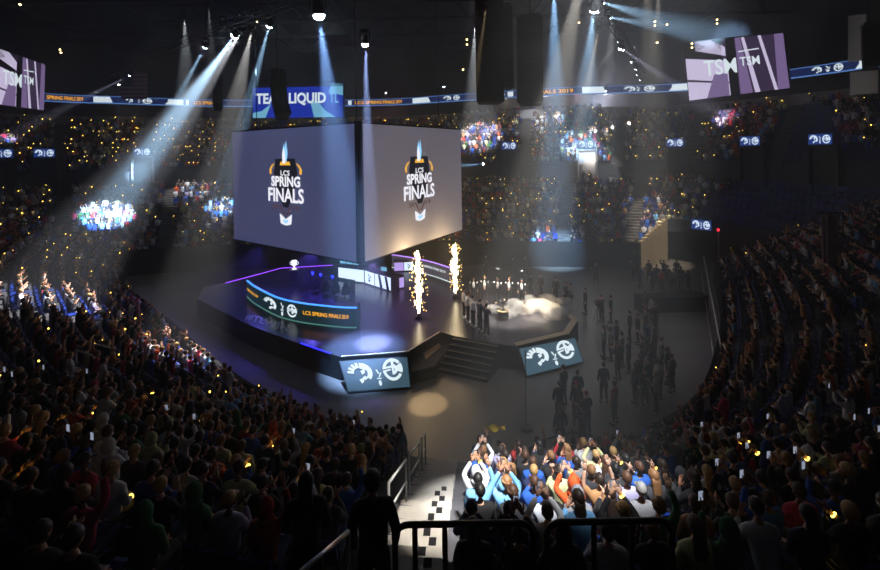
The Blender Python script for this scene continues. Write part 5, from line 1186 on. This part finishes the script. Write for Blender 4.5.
cp = [at(572, 428, 15.6), at(573, 440, 15.6), on_z(571, 452, .05), on_z(565, 456, .05), on_z(560, 452, .05)]; tag(MB().tube(cp, .03, 6).build('camera_cable', M['black']), 'thick cable looping from the near cameraman to the floor', 'cable')
# tall lit curtain at the right
t = empty('curtain', (0, 0, 0), 'tall dim mauve curtain hanging in the dark right stands', 'curtain'); mb = MB(); a = at(823, 214, 26); b = at(836, 214, 26)
n = 24; zt3 = a.z; zb3 = at(828, 300, 26).z; vs = [];
for z in (zt3, zb3):
    for k in range(n + 1): u = k / n; vs.append((lerp(a.x, b.x + .1, u), 26 + .12 * math.sin(u * 26), z))
o_ = len(vs); vs += [(x, y + .05, z) for x, y, z in vs]
fs = [(k, k + 1, n + 2 + k, n + 1 + k) for k in range(n)] + [(o_ + k + 1, o_ + k, o_ + n + 1 + k, o_ + n + 2 + k) for k in range(n)]
mb.add(vs, fs); mb.build('cloth', M['curtain'], t); mb = MB(); mb.tube([Vector((a.x - .3, 26, zt3 + .05)), Vector((b.x + .4, 26, zt3 + .05))], .04, 8); mb.tube([Vector((b.x + .4, 26, zt3 + .05)), Vector((b.x + .4, 26, 1))], .04, 8); mb.build('curtain_rail', M['black'], t)
# white banners hanging at the far right, flag at left
for q, lab in (((848, 14, 866, 62), 'upper white banner hanging behind the right loudspeaker column'), ((850, 70, 878, 95), 'lower white banner hanging below the ribbon at far right')):
    fn, _ = quad_fn(at(q[0], q[1] + 2, 42), at(q[2], q[1], 38), at(q[2] + 2, q[3] - 2, 38), at(q[0], q[3], 42)); mb = MB(); panel(mb, fn, .06); o = mb.build('banner', M['white_cloth']); tag(o, lab, 'banner')
t = empty('hanging_flag', (0, 0, 0), 'dim striped flag hanging over the left upper stands', 'flag'); fn, _ = quad_fn(at(121, 72, 56), at(147, 72, 56), at(147, 99, 56), at(121, 99, 56))
mb = MB(); panel(mb, fn, .04); mb.build('flag_cloth', M['flag_white'], t)
mb = MB()
for k in range(7): panel(mb, fn, .02, 0, -.5, .5, .5 - (2 * k + 1) / 13, .5 - 2 * k / 13, .025)
mb.build('red_stripes', M['flag_red'], t); mb = MB(); panel(mb, fn, .02, 0, -.5, -.05, -.04, .5, .03); mb.build('blue_field', M['flag_blue'], t)
mb = MB(); mb.tube([fn(-.5, .52), fn(.5, .52)], .05, 6); mb.tube([fn(-.5, .52), fn(-.5, .52) + Vector((0, 0, 6))], .02, 4); mb.tube([fn(.5, .52), fn(.5, .52) + Vector((0, 0, 6))], .02, 4); mb.build('flag_bar', M['black'], t)
# small amber lamps hung under the roof
for k, (x, y) in enumerate(((20, 5), (60, 50), (61, 53), (655, 22), (655, 26), (667, 25), (717, 20), (717, 24), (657, 43), (692, 44), (692, 48), (467, 45), (579, 23), (467, 40), (257, 22), (463, 70))):
    p = at(x, y, 48 if y > 15 else 40); t = empty('roof_lamp', p, 'tiny amber roof lamp, %s from the left under the dark roof' % ORD[k + 1], 'lamp', 'tiny amber roof lamps')
    mb = MB(); mb.tube([(0, 0, .1), (0, 0, .3)], [.12, .06], 8); mb.tube([(0, 0, .3), (0, 0, max(.5, 27.6 - p.z))], .012, 4); mb.build('lamp_housing', M['black'], t); mb = MB(); mb.ell((0, 0, .05), (.1, .1, .09), 8, 6); mb.build('bulb', M['lamp_warm'], t)
for p, rz in TOWEL:
    w = TPL['waving']['g']['wr'][1][0]; t = empty('towel', p + Matrix.Rotation(rz, 3, 'Z') @ (w + Vector((0, .02, .07))), 'yellow towel waved over the front rows below the stage', 'towel', None, rz)
    mb = MB(); n = 8; g_ = [(lerp(-.05, .5, i / n), .06 * math.sin(i * 1.3 + j * .8), lerp(-.02, .2 - .12 * i / n, j / 4) + .05 * i / n) for j in range(5) for i in range(n + 1)]
    f_ = [(j * (n + 1) + i, j * (n + 1) + i + 1, (j + 1) * (n + 1) + i + 1, (j + 1) * (n + 1) + i) for j in range(4) for i in range(n)]
    mb.add(g_, f_); mb.add([(x, y + .012, z) for x, y, z in g_], [f[::-1] for f in f_]); mb.build('cloth', M['towel'], t, True)
# smartphones held up
def phone(o, lab):
    e = o.matrix_world; t = empty('smartphone', (0, 0, 0), lab, 'phone', 'phones held up'); return t
SC.view_layers[0].update()
kph = 0
for o in [o for o in COL.objects if o.name.startswith('person') and 'filming' in o.get('label', '')]:
    Mx = Matrix.Translation(o.location) @ Matrix.Rotation(o.rotation_euler.z, 4, 'Z'); c_ = Mx @ Vector((0, .42, 1.30))
    t = empty('smartphone', c_, 'phone held up in ' + ', '.join(o['label'].split(', ')[-3:]), 'phone', 'phones held up', o.rotation_euler.z)
    mb = MB(); mb.prism([(-.036, -.07), (.036, -.07), (.04, -.066), (.04, .066), (.036, .07), (-.036, .07), (-.04, .066), (-.04, -.066)], -.004, .004, fn=lambda x, z, y: Vector((x, y, z))); mb.build('phone_case', M['black'], t)
    mb = MB(); mb.box(0, -.005, 0, .07, .002, .125); mb.build('screen', M['phone'], t)
t = empty('warning_light', on_z(719, 276, 0), 'thin pole with a small red lamp beside the dark tunnel', 'lamp')
h_ = at(719.5, 231, t.location.y).z; mb = MB(); mb.tube([(0, 0, 0), (0, 0, h_)], .035, 6); mb.build('pole', M['steel'], t); mb = MB(); mb.ell((0, 0, h_ + .1), (.11, .11, .14), 10, 6); mb.build('red_lamp', M['red_lamp'], t)
# ------------------------------------------------------------------ put each empty at the base of its thing
SC.view_layers[0].update()
def below(o):
    for c_ in o.children: yield c_; yield from below(c_)
for o in list(COL.objects):
    if o.type == 'EMPTY' and o.parent is None and o.location.length == 0:
        pts = [c_.matrix_world @ Vector(b) for c_ in below(o) if c_.type == 'MESH' for b in c_.bound_box]
        lo_ = Vector([min(p[i] for p in pts) for i in range(3)]); hi_ = Vector([max(p[i] for p in pts) for i in range(3)])
        b_ = Vector(((lo_.x + hi_.x) / 2, (lo_.y + hi_.y) / 2, lo_.z)); o.location = b_
        for c_ in o.children: c_.location = -b_
